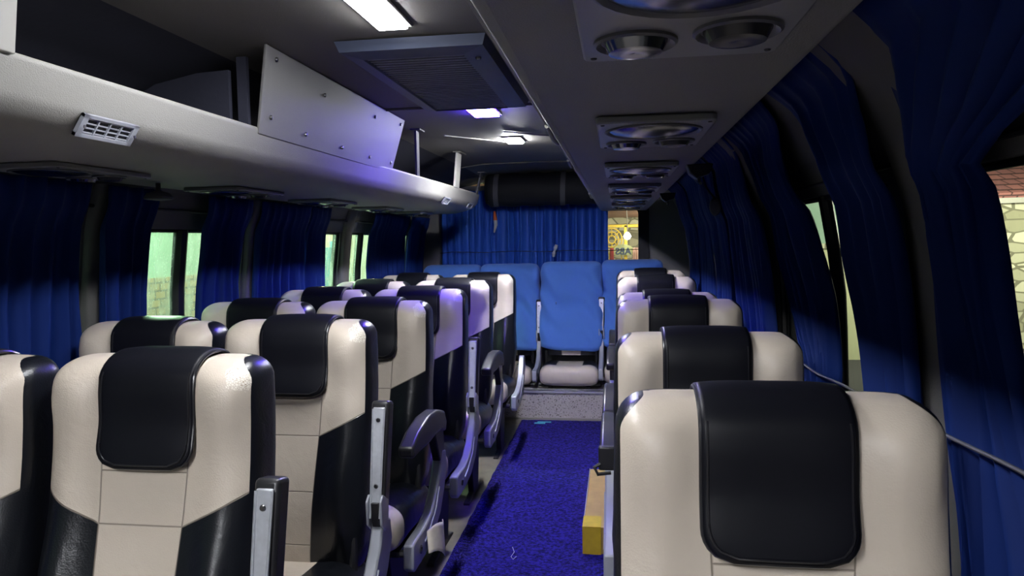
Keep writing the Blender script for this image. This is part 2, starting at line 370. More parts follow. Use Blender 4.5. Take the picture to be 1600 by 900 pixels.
bm = bmesh.new(); box(bm, XC-1.25, XC+1.25, YF-.1, YB+.1, -0.06, 0.0)
struct(obj('floor', bm, M['floor']))
def side_wall(name, sgn, opens):
    GZ1 = GTOP[sgn]
    bm = bmesh.new()
    ys = sorted({YF, YB, *[v for o in opens for v in o]}); zs = [0, .4, GZ0, .95, 1.1, 1.2, 1.32, 1.40, GZ1, 1.51, 1.57, 1.62, 1.68, 1.72, 1.76]
    V = {}
    def vert(y, z, off):
        k = (y, z, off)
        if k not in V: V[k] = bm.verts.new((XC+sgn*(d_at(z)+off), y, z))
        return V[k]
    for a, b in zip(ys, ys[1:]):
        op = any(o[0] <= a and b <= o[1] for o in opens)
        for z0, z1 in zip(zs, zs[1:]):
            if op and z0 >= GZ0 and z1 <= GZ1: continue
            bm.faces.new([vert(a, z0, 0), vert(b, z0, 0), vert(b, z1, 0), vert(a, z1, 0)])
            bm.faces.new([vert(a, z0, .05), vert(a, z1, .05), vert(b, z1, .05), vert(b, z0, .05)])
    for a, b in opens:   # reveals
        for z in (GZ0, GZ1): bm.faces.new([vert(a, z, 0), vert(b, z, 0), vert(b, z, .05), vert(a, z, .05)])
        for y in (a, b):
            for z0, z1 in zip(zs, zs[1:]):
                if z0 >= GZ0 and z1 <= GZ1: bm.faces.new([vert(y, z0, 0), vert(y, z1, 0), vert(y, z1, .05), vert(y, z0, .05)])
    bmesh.ops.recalc_face_normals(bm, faces=bm.faces)
    return struct(obj(name, bm, M['wall'], smooth=False))
LOP = [(-.9, .95), (1.05, 2.10), (2.22, 3.12), (3.24, 4.30), (4.46, 5.80)]
ROP = [(-.9, 1.34), (1.62, 2.80), (2.93, 4.05), (4.2, 5.75)]
side_wall('wall_left', -1, LOP); side_wall('wall_right', 1, ROP)

wn = 0
for sgn, opens, g, divs in ((-1, LOP, 'glass_l', (0.0, 1.6, 2.665, 3.80, 4.69)), (1, ROP, 'glass_r', (0.3, 2.15, 3.5, 5.0))):
    GZ1 = GTOP[sgn]
    for (a, b), dv in zip(opens, divs):
        wn += 1
        bm = bmesh.new()
        q = [(XC+sgn*(d_at(z)+.025), z) for z in (GZ0, .95, 1.1, 1.2, 1.32, GZ1)]
        r_ = [[bm.verts.new((x, y, z)) for x, z in q] for y in (a, b)]
        for i in range(len(q)-1): bm.faces.new([r_[0][i], r_[1][i], r_[1][i+1], r_[0][i+1]])
        w_ = struct(obj('window_%d' % wn, bm, M[g]))
        bm = bmesh.new()
        for y, hw in ((a+.008, .008), (b-.008, .008), (dv, .028 if sgn < 0 else .019)):
            tube(bm, [(x-sgn*.006, y, z) for x, z in q], hw, seg=8)
        tube(bm, [(q[-1][0]-sgn*.004, a, GZ1-.006), (q[-1][0]-sgn*.004, b, GZ1-.006)], .008, seg=6)
        obj('window_frame', bm, M['seal'], w_)

# roof: swept profile, dropping a little into the rear cap
bm = bmesh.new()
rp = [(z, d) for z, d in PROF if z >= 1.76]; prof = [(-d, z) for z, d in rp] + [(d, z) for z, d in rp[-2::-1]]
# refine
pp = []
for (a, b), (c, d) in zip(prof, prof[1:]):
    for k in range(4): pp.append((a+(c-a)*k/4, b+(d-b)*k/4))
pp.append(prof[-1])
ysr = [YF, 0, 1.5, 3, 4.5, 5.1, 5.3, 5.5, 5.7, 5.9, 6.1, YB]
rows = []
for y in ysr:
    drop = 0.02*smoothstep(5.15, 6.4, y)
    rows.append([bm.verts.new((XC+x, y, z-drop*smoothstep(1.76, 1.9, z))) for x, z in pp])
for A, B in zip(rows, rows[1:]):
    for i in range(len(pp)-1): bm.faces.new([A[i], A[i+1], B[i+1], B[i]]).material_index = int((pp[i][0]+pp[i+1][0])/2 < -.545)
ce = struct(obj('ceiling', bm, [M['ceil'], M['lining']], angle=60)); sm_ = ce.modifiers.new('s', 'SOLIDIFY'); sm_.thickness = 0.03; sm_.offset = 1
bm = bmesh.new()
for k, y in enumerate((2.98, 5.22)):
    tube(bm, [(XC+x, y+.02*math.sin(x*3), z-.004) for x, z in pp if abs(x) < .62], .006, seg=6)
struct(obj('trim_1', bm, M['ceil']))

# rear wall with its window opening, front wall behind the camera
def flat_wall(name, y, openx=None, openz=None, thick=.05):
    bm = bmesh.new()
    zs = [0, .4, .8, 1.1, 1.44, 1.57, 1.68, 1.76, 1.80]; full = []
    for z in zs: full.append((XC-d_at(z)-.04, XC+d_at(z)+.04, z))
    if openx is None:
        poly = [(a, z) for a, b, z in full]+[(b, z) for a, b, z in full[::-1]]
        prism(bm, poly, y, y+thick, 'y')
    else:
        x0, x1 = openx; z0, z1 = openz
        zz = [0, .4, z0]; poly = [(XC-d_at(z)-.04, z) for z in zz]+[(XC+d_at(z)+.04, z) for z in zz[::-1]]; prism(bm, poly, y, y+thick, 'y')
        zz = [z0, 1.1, 1.44, z1]
        prism(bm, [(XC-d_at(z)-.04, z) for z in zz]+[(x0, z1), (x0, z0)], y, y+thick, 'y')
        prism(bm, [(x1, z0), (x1, z1)]+[(XC+d_at(z)+.04, z) for z in zz[::-1]], y, y+thick, 'y')
        zz = [z1, 1.70, 1.76, 1.80, 1.85]
        prism(bm, [(XC-d_at(z)-.04, z) for z in zz]+[(XC+d_at(z)+.04, z) for z in zz[::-1]], y, y+thick, 'y')
    return struct(obj(name, bm, M['wall'], smooth=False))
RW = (-1.42, .205); RZ = (.82, 1.66)
M['wall_r'] = mat('grey_rear_lining', (0.20, 0.195, 0.19), 0.7, bump=0.3, bscale=250, var=0.12, vscale=4)
flat_wall('wall_rear', YB-.05, RW, RZ).data.materials[0] = M['wall_r']; flat_wall('wall_front', YF-.05).data.materials[0] = M['seal']
bm = bmesh.new(); box(bm, RW[0], RW[1], YB-.03, YB-.026, RZ[0], RZ[1])
rwin = struct(obj('window_10', bm, M['glass_b']))
bm = bmesh.new()   # black rubber surround with rounded corners
def rrect(x0, x1, z0, z1, r, n=8):
    out = []
    for cx, cz, a0 in ((x1-r, z1-r, 0), (x0+r, z1-r, 90), (x0+r, z0+r, 180), (x1-r, z0+r, 270)):
        for k in range(n+1):
            a = math.radians(a0+90*k/n); out.append((cx+r*math.cos(a), cz+r*math.sin(a)))
    return out
o_, i_ = rrect(RW[0]-.06, RW[1]+.06, RZ[0]-.05, RZ[1]+.03, .08), rrect(RW[0]+.03, RW[1]-.03, RZ[0]+.03, RZ[1]-.02, .07)
for yy, flip in ((YB-.075, 0), (YB-.052, 1)):
    A = [bm.verts.new((x, yy, z)) for x, z in o_]; B = [bm.verts.new((x, yy, z)) for x, z in i_]
    for k in range(len(A)): bm.faces.new([A[k], A[(k+1) % len(A)], B[(k+1) % len(A)], B[k]])
    if flip == 0: A0, B0 = A, B
for k in range(len(A)):
    bm.faces.new([A0[k], A[k], A[(k+1) % len(A)], A0[(k+1) % len(A)]]); bm.faces.new([B0[k], B0[(k+1) % len(A)], B[(k+1) % len(A)], B[k]])
bmesh.ops.recalc_face_normals(bm, faces=bm.faces)
obj('window_frame', bm, M['seal'], rwin, smooth=False)

# raised rear deck and its speckled riser
YS = 5.36
bm = bmesh.new(); box(bm, XC-1.16, XC+1.16, YS, YB-.06, 0.001, .222)
struct(obj('trim_2', bm, M['speckle'], smooth=False))
bm = bmesh.new(); box(bm, XC-1.15, XC+1.15, YS-.012, YS+.03, .223, .232); box(bm, XC-1.15, XC+1.15, YS-.012, YS-.001, .205, .232)
struct(obj('trim_3', bm, M['alu'], bevel=.002))
bm = bmesh.new(); box(bm, XC-1.15, XC+1.15, YS-.010, YS-.001, .001, .016)
struct(obj('trim_4', bm, M['ivory']))

# ------------------------------------------------------------------ luggage racks
def sweep(name, prof, y0, y1, m, close=False, end_l=None, smooth=True, solid=.012, taper=None, parent=None):
    bm = bmesh.new(); rows = []
    n = 60
    for k in range(n+1):
        y = y0+(y1-y0)*k/n
        if taper: y = taper(k/n)
        rows.append([bm.verts.new((x+(end_l(y)*(wt) if end_l else 0), y, z)) for x, z, wt in prof])
    for A, B in zip(rows, rows[1:]):
        for i in range(len(prof)-1): bm.faces.new([A[i], A[i+1], B[i+1], B[i]])
    bmesh.ops.recalc_face_normals(bm, faces=bm.faces)
    bm.faces.new(rows[-1]); bm.faces.new(rows[0][::-1])
    return obj(name, bm, m, parent, angle=50)
def arc(p0, p1, p2, n=8):
    return [((1-t)**2*p0[0]+2*t*(1-t)*p1[0]+t*t*p2[0], (1-t)**2*p0[1]+2*t*(1-t)*p1[1]+t*t*p2[1]) for t in [k/n for k in range(n+1)]]
Z = CZ
M['trim_lit'] = mat('lit_grey_moulded_lining', (0.29, 0.282, 0.258), 0.55, bump=0.45, bscale=420, var=0.12, vscale=5)  # right rack's lining again, its colour lightened to paint in the left fascia's light
lrack = thing('luggage_rack', 'long grey moulded luggage rack along the left side above the double seats', 'luggage rack', (XC-.9, 2, Z+.215))
def LP(pts): return [(x, Z+z) for x, z in pts]
lr = LP([(-1.648, .212), (-1.55, .208), (-1.24, .208)]+arc((-1.20, .210), (-1.085, .216), (-1.048, .275), 8)+[(-1.034, .328)]+arc((-1.033, .330), (-1.030, .342), (-1.042, .342), 4)
        + [(-1.062, .335), (-1.075, .29), (-1.12, .26), (-1.62, .25)])
def endl(y):  # leans in a little toward the rear, then the tip curls back
    t = smoothstep(5.15, 5.42, y); return .030*smoothstep(2.5, 5, y)-.085*t*t
prof = [(x-(XC-.9), z-(Z+.215), (smoothstep(-1.4, -1.05, x))) for x, z in lr]
bm = bmesh.new()
o = sweep('tray', prof, -3.4-2, 5.40-2, M['trim_lit'], end_l=lambda y: endl(y+2), parent=lrack)
# rounded nose plate closing the rear end
rrack = thing('luggage_rack', 'grey luggage rack and duct running over the single seats on the right', 'luggage rack', (.05, 2, Z+.22))
rr = LP([(-.120, .222), (.225, .220)]+[(.233, .222), (.30, .29), (.343, .335), (.372, .366), (.392, .383)]+[(.385, .388), (-.13, .30), (-.16, .325), (-.176, .347)]+arc((-.180, .348), (-.197, .350), (-.194, .335), 4)+[(-.185, .31), (-.150, .250), (-.135, .228), (-.120, .222)])
prof = [(x-.05, z-(Z+.22), 0) for x, z in rr]
o = sweep('tray', prof, -3.4-2, 5.90-2, M['trim'], parent=rrack)
bm = bmesh.new()
tube(bm, [(-.194-.05, y-2, .110) for y in (-3.3, 2.0, 5.85)], .009, seg=8)
obj('edge_strip', bm, M['ivory'], rrack)
for k, (ya, yb) in enumerate(((2.05, 2.42), (2.95, 3.2), (5.1, 5.7))):
    bm = bmesh.new(); tube(bm, [(-.196-.05, ya-2, .100), (-.194-.05, (ya+yb)/2-2, .086), (-.196-.05, yb-2, .098)], .007, seg=8); obj('peeling_strip', bm, M['ivory'], rrack)

# hatch panel over the left rack, with screws
hp = thing('hatch_panel', 'grey rectangular screwed board closing the middle of the left luggage rack', 'panel', (-1.0, 2.55, Z+.34))
def HX(z): return -1.030+(z-Z-.335)*.30
def quad_panel(bm, y0b, y0, y1, z0, z1, th):
    vs = []
    for x_off in (0, -th):
        vs.append([bm.verts.new((HX(z)+x_off+.002+1.0, y-2.55, z-Z-.34)) for y, z in ((y0b, z0), (y1, z0), (y1, z1), (y0, z1))])
    A, B = vs
    bm.faces.new(A); bm.faces.new(B[::-1])
    for i in range(4): bm.faces.new([A[i], B[i], B[(i+1) % 4], A[(i+1) % 4]])
    bmesh.ops.recalc_face_normals(bm, faces=bm.faces)
bm = bmesh.new(); quad_panel(bm, 1.985, 1.915, 3.23, Z+.322, Z+.556, .008)
obj('board', bm, M['panel'], hp, smooth=False, bevel=.002)
for y, z in ((2.03, .375), (1.985, .53), (2.28, .36), (2.6, .357), (2.9, .355), (3.18, .36), (3.18, .53), (2.35, .50), (2.85, .51)):
    bm = bmesh.new(); lathe(bm, [(.001, .006), (.005, .005), (.007, .002), (.0075, -.001)], (HX(Z+z)+.003+1.0, y-2.55, z-.34), 'x', 12)
    obj('screw', bm, M['screw'], hp)
bm = bmesh.new(); box(bm, -.085, -.055, -.58, -.565, .0, .20)
obj('side_bracket', bm, M['lining'], hp, smooth=False)
bm = bmesh.new(); prism(bm, [(-.10, -.055), (-.10, .16), (-.20, .155), (-.33, .13), (-.43, .08), (-.47, .02), (-.47, -.055)], -.60, -.585, 'y'); obj('end_panel', bm, M['lining'], hp, smooth=False)

# rack posts
def rack_post(y, ytop, wdt, m, label, ztop=.555, xt=-.985, xb=-1.03):
    t = thing('rack_post', label, 'post', (-1.05, y, Z+.33), group=None)
    bm = bmesh.new(); a = Vector((xb+1.05, 0, .004)); b = Vector((xt+1.05, ytop-y, ztop-.33-.004))
    h = wdt/2
    vs = [bm.verts.new(p+Vector((sx*.006, sy_*h, 0))) for p in (a, b) for sx, sy_ in ((-1, -1), (1, -1), (1, 1), (-1, 1))]
    bm.faces.new(vs[3::-1]); bm.faces.new(vs[4:])
    for i in range(4): bm.faces.new([vs[i], vs[(i+1) % 4], vs[4+(i+1) % 4], vs[4+i]])
    bmesh.ops.recalc_face_normals(bm, faces=bm.faces)
    obj('upright', bm, m, t, smooth=False, bevel=.002)
    bm = bmesh.new(); box(bm, b.x-.02, b.x+.03, b.y-h-.02, b.y+h+.02, b.z-.004, b.z+.003)
    obj('top_flange', bm, M['postd'] if m is M['postd'] else M['ceil'], t, smooth=False)
rack_post(1.10, 1.08, .045, M['post'], 'pale flat post of the left rack, cut by the top left corner')
rack_post(3.66, 3.50, .05, M['postd'], 'dark bent post on the left rack just behind the hatch panel')
rack_post(4.46, 4.46, .12, M['post'], 'wide pale post on the left rack near its rear end', xt=-.985, xb=-1.006)
rack_post(5.12, 5.22, .05, M['strap'], 'grey slanting post at the rear tip of the left rack', ztop=.50, xt=-.985, xb=-1.006)

# small air vents on the left fascia
def fascia_vent(y, ln, ht, nx, nz, label):
    c = Vector((-1.061+endl(y), y, Z+.247)); nrm = Vector((.83, 0, -.56)); upv = Vector((.56, 0, .83)); ya = Vector((0, 1, 0))
    t = thing('air_vent', label, 'air vent', tuple(c))
    def P(a, b, h): return ya*a+upv*b+nrm*h
    def slab(bm, a0, a1, b0, b1, h0, h1):
        vs = [bm.verts.new(P(a, b, h)) for a in (a0, a1) for b in (b0, b1) for h in (h0, h1)]
        for f in ((0, 1, 3, 2), (4, 6, 7, 5), (0, 4, 5, 1), (2, 3, 7, 6), (0, 2, 6, 4), (1, 5, 7, 3)): bm.faces.new([vs[i] for i in f])
    bm = bmesh.new(); fw_ = ln*.09
    slab(bm, -ln/2, ln/2, ht/2-.007, ht/2, 0, .008); slab(bm, -ln/2, ln/2, -ht/2, -ht/2+.007, 0, .008)
    slab(bm, -ln/2, -ln/2+fw_, -ht/2, ht/2, 0, .008); slab(bm, ln/2-fw_, ln/2, -ht/2, ht/2, 0, .008)
    obj('frame', bm, M['silver'], t, smooth=False)
    bm = bmesh.new(); slab(bm, -ln/2+.003, ln/2-.003, -ht/2+.003, ht/2-.003, -.004, .002); obj('backing', bm, M['seal'], t, smooth=False)
    bm = bmesh.new()
    for k in range(1, nz): b_ = -ht/2+ht*k/nz; slab(bm, -ln/2+fw_, ln/2-fw_, b_-.0012, b_+.0012, .001, .005)
    for k in range(1, nx): a_ = -ln/2+fw_+(ln-2*fw_)*k/nx; slab(bm, a_-.002, a_+.002, -ht/2, ht/2, .001, .006)
    obj('louvre', bm, M['silver'], t, smooth=False)
    for s in (-1, 1):
        bm = bmesh.new(); lathe(bm, [(.004, .0), (.003, .002)], P(s*(ln/2-fw_/2), 0, .0125), 'x', 8); obj('screw', bm, M['screw'], t)
fascia_vent(1.385, .165, .050, 4, 5, 'rectangular slatted silver vent with four columns on the left rack front')
fascia_vent(4.30, .15, .046, 1, 5, 'small square slatted vent on the left rack front, behind the wide post')
fascia_vent(4.98, .14, .042, 1, 5, 'small slatted vent at the rounded rear end of the left rack')

# passenger service panels under the racks: a large round lens and two small louvres
def service_panel(x, y, z, lab, mirror=1, grp='round-lensed service panels under the right rack'):
    t = thing('service_panel', lab, 'service panel', (x, y, z), group=grp)
    L, W_ = .36, .215
    bm = bmesh.new(); prism(bm, rrect(-W_/2, W_/2, 0, L, .012, 3), -.014, -.0005, 'z'); obj('plate', bm, M['svc'], t, angle=40, bevel=.003)
    bm = bmesh.new(); lathe(bm, [(.093, -.014), (.093, -.017), (.090, -.018), (.086, -.016), (.085, -.0145)], (0, .105, 0)); obj('lens_ring', bm, M['svcd'], t)
    bm = bmesh.new(); lathe(bm, [(.085, -.0145), (.075, -.018), (.05, -.022), (.02, -.024), (.001, -.0245)], (0, .105, 0)); obj('lens', bm, M['chrome'], t)
    for s in (-1, 1):
        bm = bmesh.new(); lathe(bm, [(.044, -.014), (.044, -.017), (.041, -.019), (.038, -.017), (.036, -.0145)], (s*.050, .268-.012*s, 0)); k = obj('louvre_ring', bm, M['svcd'], t)
        bm = bmesh.new(); lathe(bm, [(.034, -.0145), (.028, -.026), (.014, -.028), (.001, -.026)], (s*.050, .268-.012*s, 0)); obj('louvre_ball', bm, M['chrome'] if s < 0 else M['knob'], t)
    for sx in (-1, 1):
        for yy in (.018, L-.018):
            bm = bmesh.new(); lathe(bm, [(.004, -.014), (.003, -.0155)], (sx*(W_/2-.012), yy, 0), seg=8); obj('screw', bm, M['seal'], t)
    return t
sp_labels = ['nearest round-lensed service panel under the right rack, cut off by the top of the picture', 'second round-lensed service panel under the right rack, counting from the camera',
             'third round-lensed service panel under the right rack, with a blue reflection', 'fourth service panel under the right rack, thin and dark in perspective',
             'fifth service panel under the right rack, toward the rear window', 'last service panel under the right rack, beside the rear window']
sp = service_panel(.070, .50, Z+.2195, sp_labels[0])
for k, y in enumerate((1.32, 2.13, 2.97, 3.79, 4.61)):
    tree_copy(sp, (.070, y, Z+.2195), 0, sp_labels[k+1], 'round-lensed service panels under the right rack')
lsp = ['service panel under the left rack, nearest one, with a round lamp below', 'second service panel under the left rack, seen edge-on', 'third service panel under the left rack, seen edge-on',
       'fourth service panel under the left rack, seen edge-on', 'rearmost service panel under the left rack']
for k, y in enumerate((1.55, 2.38, 3.20, 4.02, 4.75)):
    tree_copy(sp, (-1.43, y, Z+.2075), 0, lsp[k], 'service panels under the left rack')
# round reading lamp hanging under the left rack
t = thing('reading_lamp', 'small dark round reading lamp hanging under the left rack above the curtain', 'lamp', (-1.50, 2.19, Z+.19))
bm = bmesh.new(); tube(bm, [(0, 0, .017), (0, 0, -.012)], .008); obj('stem', bm, M['plastic'], t)
bm = bmesh.new(); lathe(bm, [(.010, -.008), (.035, -.016), (.046, -.030), (.044, -.036), (.01, -.040)], (0, 0, 0), seg=24); obj('lamp_head', bm, M['strap'], t)
# hooks under the right rack edge
for y, lab in ((2.28, 'dark triangular coat hook at the outer edge of the right rack, nearer one'), (3.7, 'dark coat hook at the outer edge of the right rack, farther one')):
    t = thing('coat_hook', lab, 'hook', (.24, y, Z+.222))
    bm = bmesh.new(); prism(bm, [(-.03, 0), (.05, .0), (.04, -.030), (.0, -.045), (-.02, -.03)], -.02, .035, 'y'); obj('hook_body', bm, M['plastic'], t, bevel=.004)
    bm = bmesh.new(); tube(bm, [(.01, .01, -.03), (.01, .0, -.055), (.012, -.015, -.06)], .005); obj('hook_arm', bm, M['strap'], t)

# ------------------------------------------------------------------ ceiling fittings
ZC = Z+.561
def ceiling_lamp(y0, y1, wd, m, label, frame_m='ivory', name='ceiling_lamp', leds=0):
    t = thing(name, label, 'ceiling lamp', (-.572, (y0+y1)/2, ZC+.004))
    h = (y1-y0)/2
    bm = bmesh.new(); box(bm, -wd/2-.012, wd/2+.012, -h-.012, h+.012, -.008, .0); obj('housing', bm, M[frame_m], t, bevel=.004)
    bm = bmesh.new(); box(bm, -wd/2, wd/2, -h, h, -.016, -.0081); df = obj('diffuser', bm, m, t, bevel=.003)
    if leds:
        for k in range(leds):
            yy = -h+(k+.5)*2*h/leds
            bm = bmesh.new(); box(bm, -wd/2+.006, wd/2-.006, yy-.008, yy+.008, -.0185, -.0162); obj('led_row', bm, M['led_white_dot'], df)
    return t
ceiling_lamp(1.10, 1.84, .078, M['lamp'], 'long glaring white ceiling lamp cut by the top edge of the photo')
ceiling_lamp(-.85, -.10, .085, M['lamp_front'], 'long white ceiling lamp further forward in the bus')
ceiling_lamp(-2.55, -1.75, .085, M['lamp_front'], 'long white ceiling lamp at the very front of the bus')
ceiling_lamp(2.98, 3.20, .11, M['lamp_blue'], 'small blue glowing lamp with pale led rows behind the ceiling grille', 'grille', leds=4)
ceiling_lamp(3.93, 4.12, .085, M['lamp_rear'], 'small white lamp toward the rear of the ceiling')

g = thing('ceiling_grille', 'dark slate rectangular air grille with fine slats on the ceiling', 'ceiling grille', (-.565, 1.95, Z+.561))
def frame_loft(bm, rings):
    R = [[bm.verts.new(p) for p in r] for r in rings]
    for A, B in zip(R, R[1:]):
        for k in range(4): bm.faces.new([A[k], A[(k+1) % 4], B[(k+1) % 4], B[k]])
def rg(x0, x1, y0, y1, z): return [(x0, y0, z), (x1, y0, z), (x1, y1, z), (x0, y1, z)]
bm = bmesh.new()
frame_loft(bm, [rg(-.215, .215, 0, .96, .0), rg(-.205, .205, .012, .948, -.028), rg(-.16, .135, .085, .93, -.034), rg(-.155, .13, .09, .925, -.022)])
bmesh.ops.recalc_face_normals(bm, faces=bm.faces)
obj('grille_frame', bm, M['grille'], g, smooth=False)
bm = bmesh.new(); box(bm, -.155, .13, .09, .925, -.016, -.004); obj('filter', bm, M['grilled'], g, smooth=False)
bm = bmesh.new()
for k in range(30):
    yy = .105+k*.0280; box(bm, -.155, .13, yy-.0065, yy+.0065, -.029, -.017)
obj('slat_panel', bm, M['slat'], g, smooth=False)
bm = bmesh.new(); lathe(bm, [(.009, -.032), (.008, -.037), (.002, -.038)], (.17, .13, 0), seg=14); obj('latch', bm, M['knob'], g)
bm = bmesh.new(); tube(bm, [(-.58+.0, 3.72, ZC+.001), (-.35, 3.95, ZC+.0), (-.28, 4.0, ZC-.001)], .004); tag(obj('ceiling_wire', bm, M['ivory']), 'thin pale wire running over the ceiling to the small rear lamp', 'wire')
bm = bmesh.new(); tube(bm, [(-.98+.1, 3.65, ZC-.018), (-.80, 3.85, ZC-.006), (-.66, 4.05, ZC-.001), (-.62, 4.1, ZC-.001)], .0035); tag(obj('ceiling_wire', bm, M['ivory']), 'thin pale wire running from the left rack to the small rear lamp', 'wire')

# ------------------------------------------------------------------ curtains
def wx(sgn, z, inset): return XC+sgn*(d_at(z)-inset)
def curtain(sgn, y0, y1, z0, z1, label, nf=None, amp=.018, inset=.05, lean=0.0, group=None, seed=0, m='curtain', e0=None, e1=None):
    rnd = random.Random(seed); ln = y1-y0; nf = nf or max(3, int(ln/.075)); cols = nf*9; rows_n = 40
    ph = [rnd.uniform(-.5, .5) for _ in range(nf+2)]
    e0 = e0 or [(0, y0)]; e1 = e1 or [(0, y1)]
    org = Vector((wx(sgn, 1.2, inset), (y0+y1)/2, 1.2)); bm = bmesh.new(); G = []
    for j in range(rows_n+1):
        z = z0+(z1-z0)*j/rows_n; row = []
        tt = 1-(z-z0)/(z1-z0)
        rod = math.exp(-((z-1.50)/.05)**2)
        ca = amp*(1-.45*rod)*(.8+.4*tt)
        for i in range(cols+1):
            u = i/cols; k = u*nf; p = ph[int(k)]*(1-(k % 1))+ph[int(k)+1]*(k % 1)
            f = math.sin(2*PI*k+p*2.2+.5*math.sin(z*4+seed+u*5)); f = math.copysign(abs(f)**.8, f)
            nz = noise.noise(Vector((u*ln*5, z*2.2, seed*3.1)))
            ya, yb = lerp_tab(e0, z), lerp_tab(e1, z)
            y = ya+(yb-ya)*u+.008*math.cos(2*PI*k+p)+.012*nz
            tp = smoothstep(1.55, 1.72, z)
            x = wx(sgn, z, inset+.012*rod-(inset-.022)*tp)-sgn*(ca*f+.020*nz)*(1-.7*tp)
            row.append(bm.verts.new(Vector((x, y, z))-org))
        G.append(row)
    for A, B in zip(G, G[1:]):
        for i in range(cols): bm.faces.new([A[i], A[i+1], B[i+1], B[i]])
    o = obj('curtain', bm, M[m], angle=80, solid=.003, loc=org)
    return tag(o, label, 'curtain', group)
ZR = Z+.200
curtain(-1, .75, 2.03, .50, ZR, 'wide navy curtain at the far left edge of the photo, beside the nearest left seats', seed=1)
curtain(-1, 2.12, 2.345, .50, ZR, 'narrow navy curtain just left of the rain-streaked left window', seed=2, nf=4)
curtain(-1, 2.69, 3.045, .50, ZR, 'navy curtain just right of the rain-streaked left window', seed=3, nf=5)
curtain(-1, 3.155, 3.66, .50, ZR, 'navy curtain on the left wall between a window sliver and the next post', seed=4, nf=7)
curtain(-1, 3.69, 3.935, .50, ZR, 'narrow navy curtain left of the teal-lit slit of left window', seed=5, nf=4)
curtain(-1, 4.69, 5.54, .50, ZR, 'rear navy curtain of the left wall, right of the last window slit', seed=6, nf=10)
curtain(-1, 5.62, 6.17, .50, ZR, 'short navy curtain in the left rear corner behind the last window', seed=7, nf=4, inset=.04)
ZQ = 1.748
curtain(1, .55, 1.345, .35, ZQ, 'dark navy curtain at the right edge of the photo in front of the pillar', seed=11, nf=6, inset=.055, e0=[(.35, .78), (1.25, 1.06), (1.48, 1.12), (1.52, .95), (1.7, .55)], e1=[(.9, 1.28), (1.2, 1.345), (1.75, 1.35)])
curtain(1, 1.455, 1.83, .62, ZQ, 'navy curtain right of the bare window gap, behind the first right seat', seed=12, nf=5, inset=.055, e0=[(.9, 1.40), (1.2, 1.455), (1.75, 1.46)], e1=[(.9, 1.70), (1.14, 1.745), (1.32, 1.80), (1.55, 1.84), (1.75, 1.98)])
curtain(1, 2.0, 2.6, .62, ZQ, 'gathered navy curtain left of the bare window gap, tied low by a cord', seed=13, nf=8, inset=.055, e0=[(.8, 1.98), (1.0, 1.95), (1.3, 2.035), (1.58, 2.16), (1.75, 2.05)], e1=[(.8, 2.2), (1.0, 2.28), (1.3, 2.54), (1.57, 2.62), (1.75, 2.74)])
curtain(1, 2.7, 3.42, .62, ZQ, 'navy curtain on the right wall whose lower half catches the light, beside the second seat', seed=14, nf=8, inset=.055, e0=[(1.0, 2.66), (1.3, 2.71), (1.58, 2.83), (1.75, 2.78)])
curtain(1, 3.46, 4.10, .62, ZQ, 'navy curtain on the right wall beside the third right seat', seed=15, nf=7, inset=.055)
curtain(1, 4.15, 4.85, .62, ZQ, 'navy curtain on the right wall, second from the rear', seed=16, nf=8, inset=.055)
curtain(1, 4.90, 5.72, .62, ZQ, 'rearmost navy curtain on the right wall', seed=17, nf=9, inset=.055)
# rear window curtains: flat in Y, gathered in X
def rear_curtain(x0, x1, z0, z1, label, nf, seed):
    rnd = random.Random(seed); cols = nf*9; rn = 40; bm = bmesh.new(); G = []
    org = Vector(((x0+x1)/2, 6.14, 1.2)); ph = [rnd.uniform(-.7, .7) for _ in range(nf+2)]
    am = [rnd.uniform(.5, 1.3) for _ in range(nf+2)]
    for j in range(rn+1):
        z = z0+(z1-z0)*j/rn; row = []; cordf = math.exp(-((z-1.275)/.02)**2)
        for i in range(cols+1):
            u = i/cols; k = u*nf; kk = int(k); w2 = k % 1; p = ph[kk]*(1-w2)+ph[kk+1]*w2; a = am[kk]*(1-w2)+am[kk+1]*w2
            nz = noise.noise(Vector((u*8, z*2.5, seed)))
            y = 6.14-(.024*a*math.sin(2*PI*k+p*2+.3*math.sin(z*5+seed))+.012*nz)*(1-.6*cordf)+.014*cordf
            row.append(bm.verts.new(Vector((x0+(x1-x0)*u+.006*math.cos(2*PI*k+p)+.008*nz, y, z))-org))
        G.append(row)
    for A, B in zip(G, G[1:]):
        for i in range(cols): bm.faces.new([A[i], A[i+1], B[i+1], B[i]])
    return tag(obj('curtain', bm, M['curtain_r'], angle=80, solid=.003, loc=org), label, 'curtain', 'rear window curtains')
rear_curtain(-1.535, -1.035, .75, 1.80, 'left blue curtain of the rear window, under the rack end', 8, 21)
rear_curtain(-1.032, -.085, .75, 1.80, 'wide blue curtain across the middle of the rear window behind the rolled bolster', 14, 22)
bm = bmesh.new(); tube(bm, [(-1.53, 6.095, 1.265)]+[(-1.53+1.72*k/16, 6.095+.003*math.sin(k*2), 1.270+.004*math.sin(k*1.3)) for k in range(1, 17)], .0035, seg=6)
tag(obj('tension_cord', bm, M['cordd']), 'thin dark cord stretched across the rear window curtains', 'cord')
t = thing('curtain_rag', 'small white knotted rag hanging on the rear curtain cord', 'rag', (-.525, 6.085, 1.27))
bm = bmesh.new(); tube(bm, [(.012, 0, .052), (.004, -.004, .03), (-.004, 0, .004)], [.012, .016, .008], seg=10); obj('loop', bm, M['tag'], t)
bm = bmesh.new(); tube(bm, [(-.004, 0, .004), (-.012, -.004, -.02), (-.014, 0, -.048)], [.008, .017, .012], seg=10); obj('tail', bm, M['tag'], t)
t = thing('hanging_tassel', 'orange and white tassel hanging between the two rear curtains', 'tassel', (-1.035, 6.08, 1.52))
